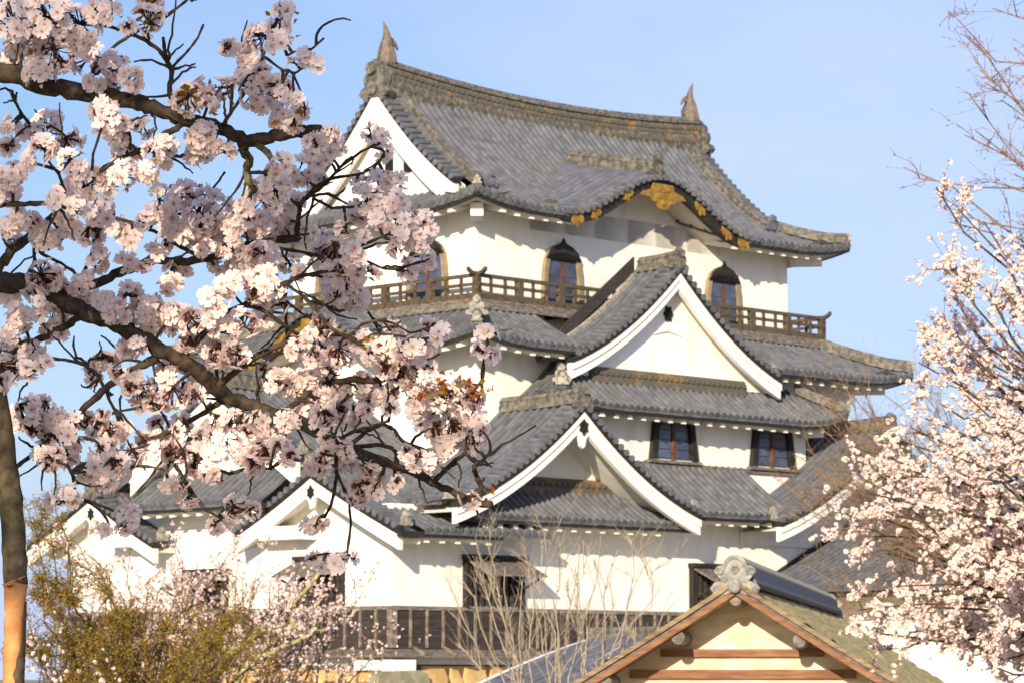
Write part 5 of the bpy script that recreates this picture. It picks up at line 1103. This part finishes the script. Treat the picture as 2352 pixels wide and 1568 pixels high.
# one flower: petals, heart, calyx
FV = []; FF = []; FA = []
for k in range(5):
    o = len(FV)
    for (r_, an, z, a) in ((.05, 0, -.02, .40), (.50, -37, .09, .62), (.92, -25, .17, .95), (.88, 0, .13, .9), (.92, 25, .14, .95), (.50, 37, .05, .62), (.52, 0, .04, .6)):
        t = R(k * 72 + an); FV.append((r_ * math.cos(t), r_ * math.sin(t), z)); FA.append(a)
    FF += [(o, o + 1, o + 6), (o, o + 6, o + 5), (o + 1, o + 2, o + 6), (o + 2, o + 3, o + 6), (o + 6, o + 3, o + 4), (o + 6, o + 4, o + 5)]
o = len(FV); FV.append((0, 0, .10)); FA.append(.30)
for k in range(6): t = k * math.pi / 3; FV.append((.11 * math.cos(t), .11 * math.sin(t), .07)); FA.append(.33)
FF += [(o, o + 1 + k, o + 1 + (k + 1) % 6) for k in range(6)]
o = len(FV)
for k in range(10): t = R(k * 36 + 36); q = .36 if k % 2 == 0 else .11; FV.append((q * math.cos(t), q * math.sin(t), .045 if k % 2 == 0 else -.05)); FA.append(.2)
FV.append((0, 0, -.30)); FA.append(.15); FF += [(o + k, o + 10, o + (k + 1) % 10) for k in range(10)]
FV = np.array(FV); FF = np.array(FF); FA = np.array(FA)
BV = np.array([(0, 0, 1.0), (.34, 0, .45), (-.17, .3, .45), (-.17, -.3, .45), (0, 0, 0)]); BF = np.array([(0, 1, 2), (0, 2, 3), (0, 3, 1), (4, 2, 1), (4, 3, 2), (4, 1, 3)]); BA = np.array([.45, .36, .36, .36, .2])

# fine bare twigs all along the branches
S = np.array(SPX); k_ = rng.integers(0, len(S) - 1, 190); k_ = k_[(S[k_, 0] > -40) & (S[k_, 1] < 1160) & (np.abs(S[k_, 0] - S[k_ + 1, 0]) < 40)]
B0 = np.array([at(*S[q]) for q in k_]) - TO; D0 = np.array([at(*S[q + 1]) - at(*S[q]) for q in k_]); D0 /= np.linalg.norm(D0, axis=1)[:, None] + 1e-9
D0 = D0 + .75 * rng.standard_normal(D0.shape) * np.array([1, .5, 1]); D0 /= np.linalg.norm(D0, axis=1)[:, None]; s_ = np.linspace(0, 1, 9)
TW = B0[:, None] + (rng.uniform(.03, .11, len(k_))[:, None, None]) * (s_[None, :, None] * D0[:, None] + (s_ ** 2)[None, :, None] * (.35 * rng.standard_normal(D0.shape))[:, None]) + .0012 * rng.standard_normal((len(k_), 9, 3)) * (s_ > 0)[None, :, None]
Vw, Fw = tubes(TW, np.broadcast_to(np.linspace(.0027, .0013, 9), TW.shape[:2]) * (1 + .2 * np.abs(rng.standard_normal(TW.shape[:2]))), 5)
o = mesh_np('fine_twigs', Vw, Fw, M['bark'], TREE, smooth=True); o['kind'] = 'stuff'
def cluster(cx_, cy_, r_):
    """geometry of one umbel: flowers on thin stalks round a spur"""
    j = np.argmin((S[:, 0] - cx_) ** 2 + (S[:, 1] - cy_) ** 2); dn = math.hypot(S[j, 0] - cx_, S[j, 1] - cy_)
    dep = S[j, 2] + rng.uniform(-.07, .06) - .0002 * dn; u_ = dep / FPX; c = at(cx_, cy_, dep) - TO
    rf = 21.5 * u_ * rng.uniform(.92, 1.08); Rc = max(r_ * u_ - rf * .55, rf * .7)
    n = max(3, int(3.3 * (r_ / 20.0) ** 2 * rng.uniform(.85, 1.15)))
    back_ = rng.random() < (.62 if cy_ > 800 else .16); ax = np.array([rng.normal(0, .4), .8 if back_ else -.75, rng.normal(-.35 if cy_ > 800 else .15, .4)]); ax /= np.linalg.norm(ax)
    d = rdir(n * 3); d = d[(d @ ax) > (-.15 if back_ else -.35)][:n]; n = len(d); 
    q = Rc * rng.uniform(.72, 1.08, len(d)); P = c + d * q[:, None] + np.array([0, 0, -.12 * Rc])
    face = d + .30 * rng.standard_normal(d.shape) + np.array([0, -.15, 0]); bud = rng.random(len(d)) < .05
    V, F = inst(FV, FF, P[~bud], rot_to(face[~bud], rng.random((~bud).sum()) * 6), rf * rng.uniform(.85, 1.1, (~bud).sum()))
    a = np.tile(FA, (~bud).sum()) + np.repeat(rng.uniform(-.03, .03, (~bud).sum()), len(FA)) * (np.tile(FA, (~bud).sum()) > .4)
    Vb, Fb = inst(BV, BF, P[bud], rot_to(d[bud] + .01, rng.random(bud.sum()) * 6), np.full(bud.sum(), rf * .8)) if bud.any() else (np.zeros((0, 3)), np.zeros((0, 3), int))
    st = c - ax * Rc * (.55 if back_ else .35)
    nn = len(P); fd = face / np.linalg.norm(face, axis=1)[:, None]; end = P - fd * rf * .27; mid = (st + end) / 2 + .12 * Rc * rng.standard_normal(P.shape) * .5
    T = np.stack([np.broadcast_to(st, P.shape) + .08 * Rc * rng.standard_normal(P.shape), mid, end], axis=1)
    Vt, Ft = tubes(T, np.broadcast_to(np.array([.0010, .0011, .0020]), (nn, 3)), 3); Ft = np.vstack([Ft[:, [0, 1, 2]], Ft[:, [0, 2, 3]]])
    VV = np.vstack([V, Vb, Vt]); FFF = np.vstack([F, Fb + len(V), Ft + len(V) + len(Vb)])
    AA = np.concatenate([a, np.tile(BA, len(Vb) // 5), np.full(len(Vt), .05)])
    sp = None
    if dn > 8:
        p0 = at(S[j, 0], S[j, 1], S[j, 2]) - TO; m1 = (p0 + st) / 2 + np.array([rng.normal(0, .15), 0, rng.normal(.0, .12)]) * np.linalg.norm(st - p0)
        s = np.linspace(0, 1, 8)[:, None]; sp = (1 - s) ** 2 * p0 + 2 * s * (1 - s) * m1 + s ** 2 * st
    return VV, FFF, AA, sp, st
EXTRA = []
for (x, y, r_) in CL:                           # loose sprays between the main umbels
    if rng.random() < .62 and r_ > 26 and x < 1000:
        a = rng.uniform(0, 6.28); EXTRA.append((x + r_ * 1.05 * math.cos(a), y + r_ * .95 * math.sin(a), rng.uniform(18, 32)))
ALL = sorted(CL, key=lambda t: -t[2]) + EXTRA
rest = [[], [], [], 0]; SPUR = []
for i, (x, y, r_) in enumerate(ALL):
    V, F, a, sp, st = cluster(x, y, r_)
    if sp is not None: SPUR.append(sp)
    if i < 100: mesh_np('blossom_cluster', V, F, M['blossom'], TREE, 'r', a)
    else: rest[0].append(V); rest[1].append(F + rest[3]); rest[2].append(a); rest[3] += len(V)
SPUR = np.array(SPUR); Vs, Fs = tubes(SPUR, np.broadcast_to(np.linspace(.0032, .0022, 8), SPUR.shape[:2]) * (1 + .18 * rng.standard_normal(SPUR.shape[:2])), 5)
o = mesh_np('spur_twigs', Vs, Fs, M['bark'], TREE, smooth=True); o['kind'] = 'stuff'
o = mesh_np('blossoms', np.vstack(rest[0]), np.vstack(rest[1]), M['blossom'], TREE, 'r', np.concatenate(rest[2])); o['kind'] = 'stuff'; o['label'] = 'smaller blossom sprays between the large clusters'
# young leaves at a few sprays
V, F = leaf_template(); P = []
for (x, y, n) in ((1075, 890, 26), (1010, 895, 22), (970, 905, 14), (440, 240, 14), (660, 255, 12), (330, 38, 10), (800, 650, 10), (1125, 1140, 7), (500, 215, 10), (85, 115, 6), (650, 60, 6), (860, 800, 10)):
    j = np.argmin((S[:, 0] - x) ** 2 + (S[:, 1] - y) ** 2); c = at(x, y, S[j, 2] - .12) - TO; P.append(c + rng.standard_normal((n, 3)) * np.array([.020, .014, .012]))
P = np.vstack(P); d = rdir(len(P)); WV, WF = inst(V, F, P, rot_to(d, rng.random(len(P)) * 6), .016 * rng.uniform(.6, 1.3, len(P)))
mesh_np('young_leaves', WV, WF, M['young_leaf'], TREE, 'r', np.repeat(rng.random(len(P)), 4))
# the rest of the crown, out of the picture above and behind the camera: it keeps the sun off most of the near blossom
back = -SUN_DIR; n = 4300
cen = np.array([-.48, 5.9, 2.85]) + back * 6.6 - TO
X_ = np.cross(back, [0, 0, 1.0]); X_ /= np.linalg.norm(X_); Y_ = np.cross(X_, back)
hub = rng.uniform(-1, 1, (150, 2)) * np.array([1.05, 1.15]); pick = rng.integers(0, 150, n)
uv = hub[pick] + .085 * rng.standard_normal((n, 2)); P = cen + uv[:, :1] * X_ + uv[:, 1:] * Y_ + back * rng.normal(0, .45, (n, 1))
V, F, a = blob_template(); WV, WF = inst(V, F, P, rot_to(rdir(n), rng.random(n) * 6), rng.uniform(.02, .036, n))
o = mesh_np('crown', WV, WF, M['blossom'], TREE, 'r', np.tile(a, n)); o['kind'] = 'stuff'
b = MB(); p0 = at(-170, 150, 5.7) - TO; b.tube([p0, (p0 + cen) / 2 + np.array([-.35, 0, .5]), cen], [.022, .018, .010], 8, jit=.06)
for k in range(14):
    h = cen + hub[k * 10, 0] * X_ + hub[k * 10, 1] * Y_; b.tube([(p0 + cen) / 2 + np.array([-.35, 0, .5]) + (cen - p0) * .3 * rng.random(), (cen + h) / 2 + .1 * rng.standard_normal(3), h], [.010, .008, .004], 6)
b.build('limbs', M['bark'], TREE, smooth=True)
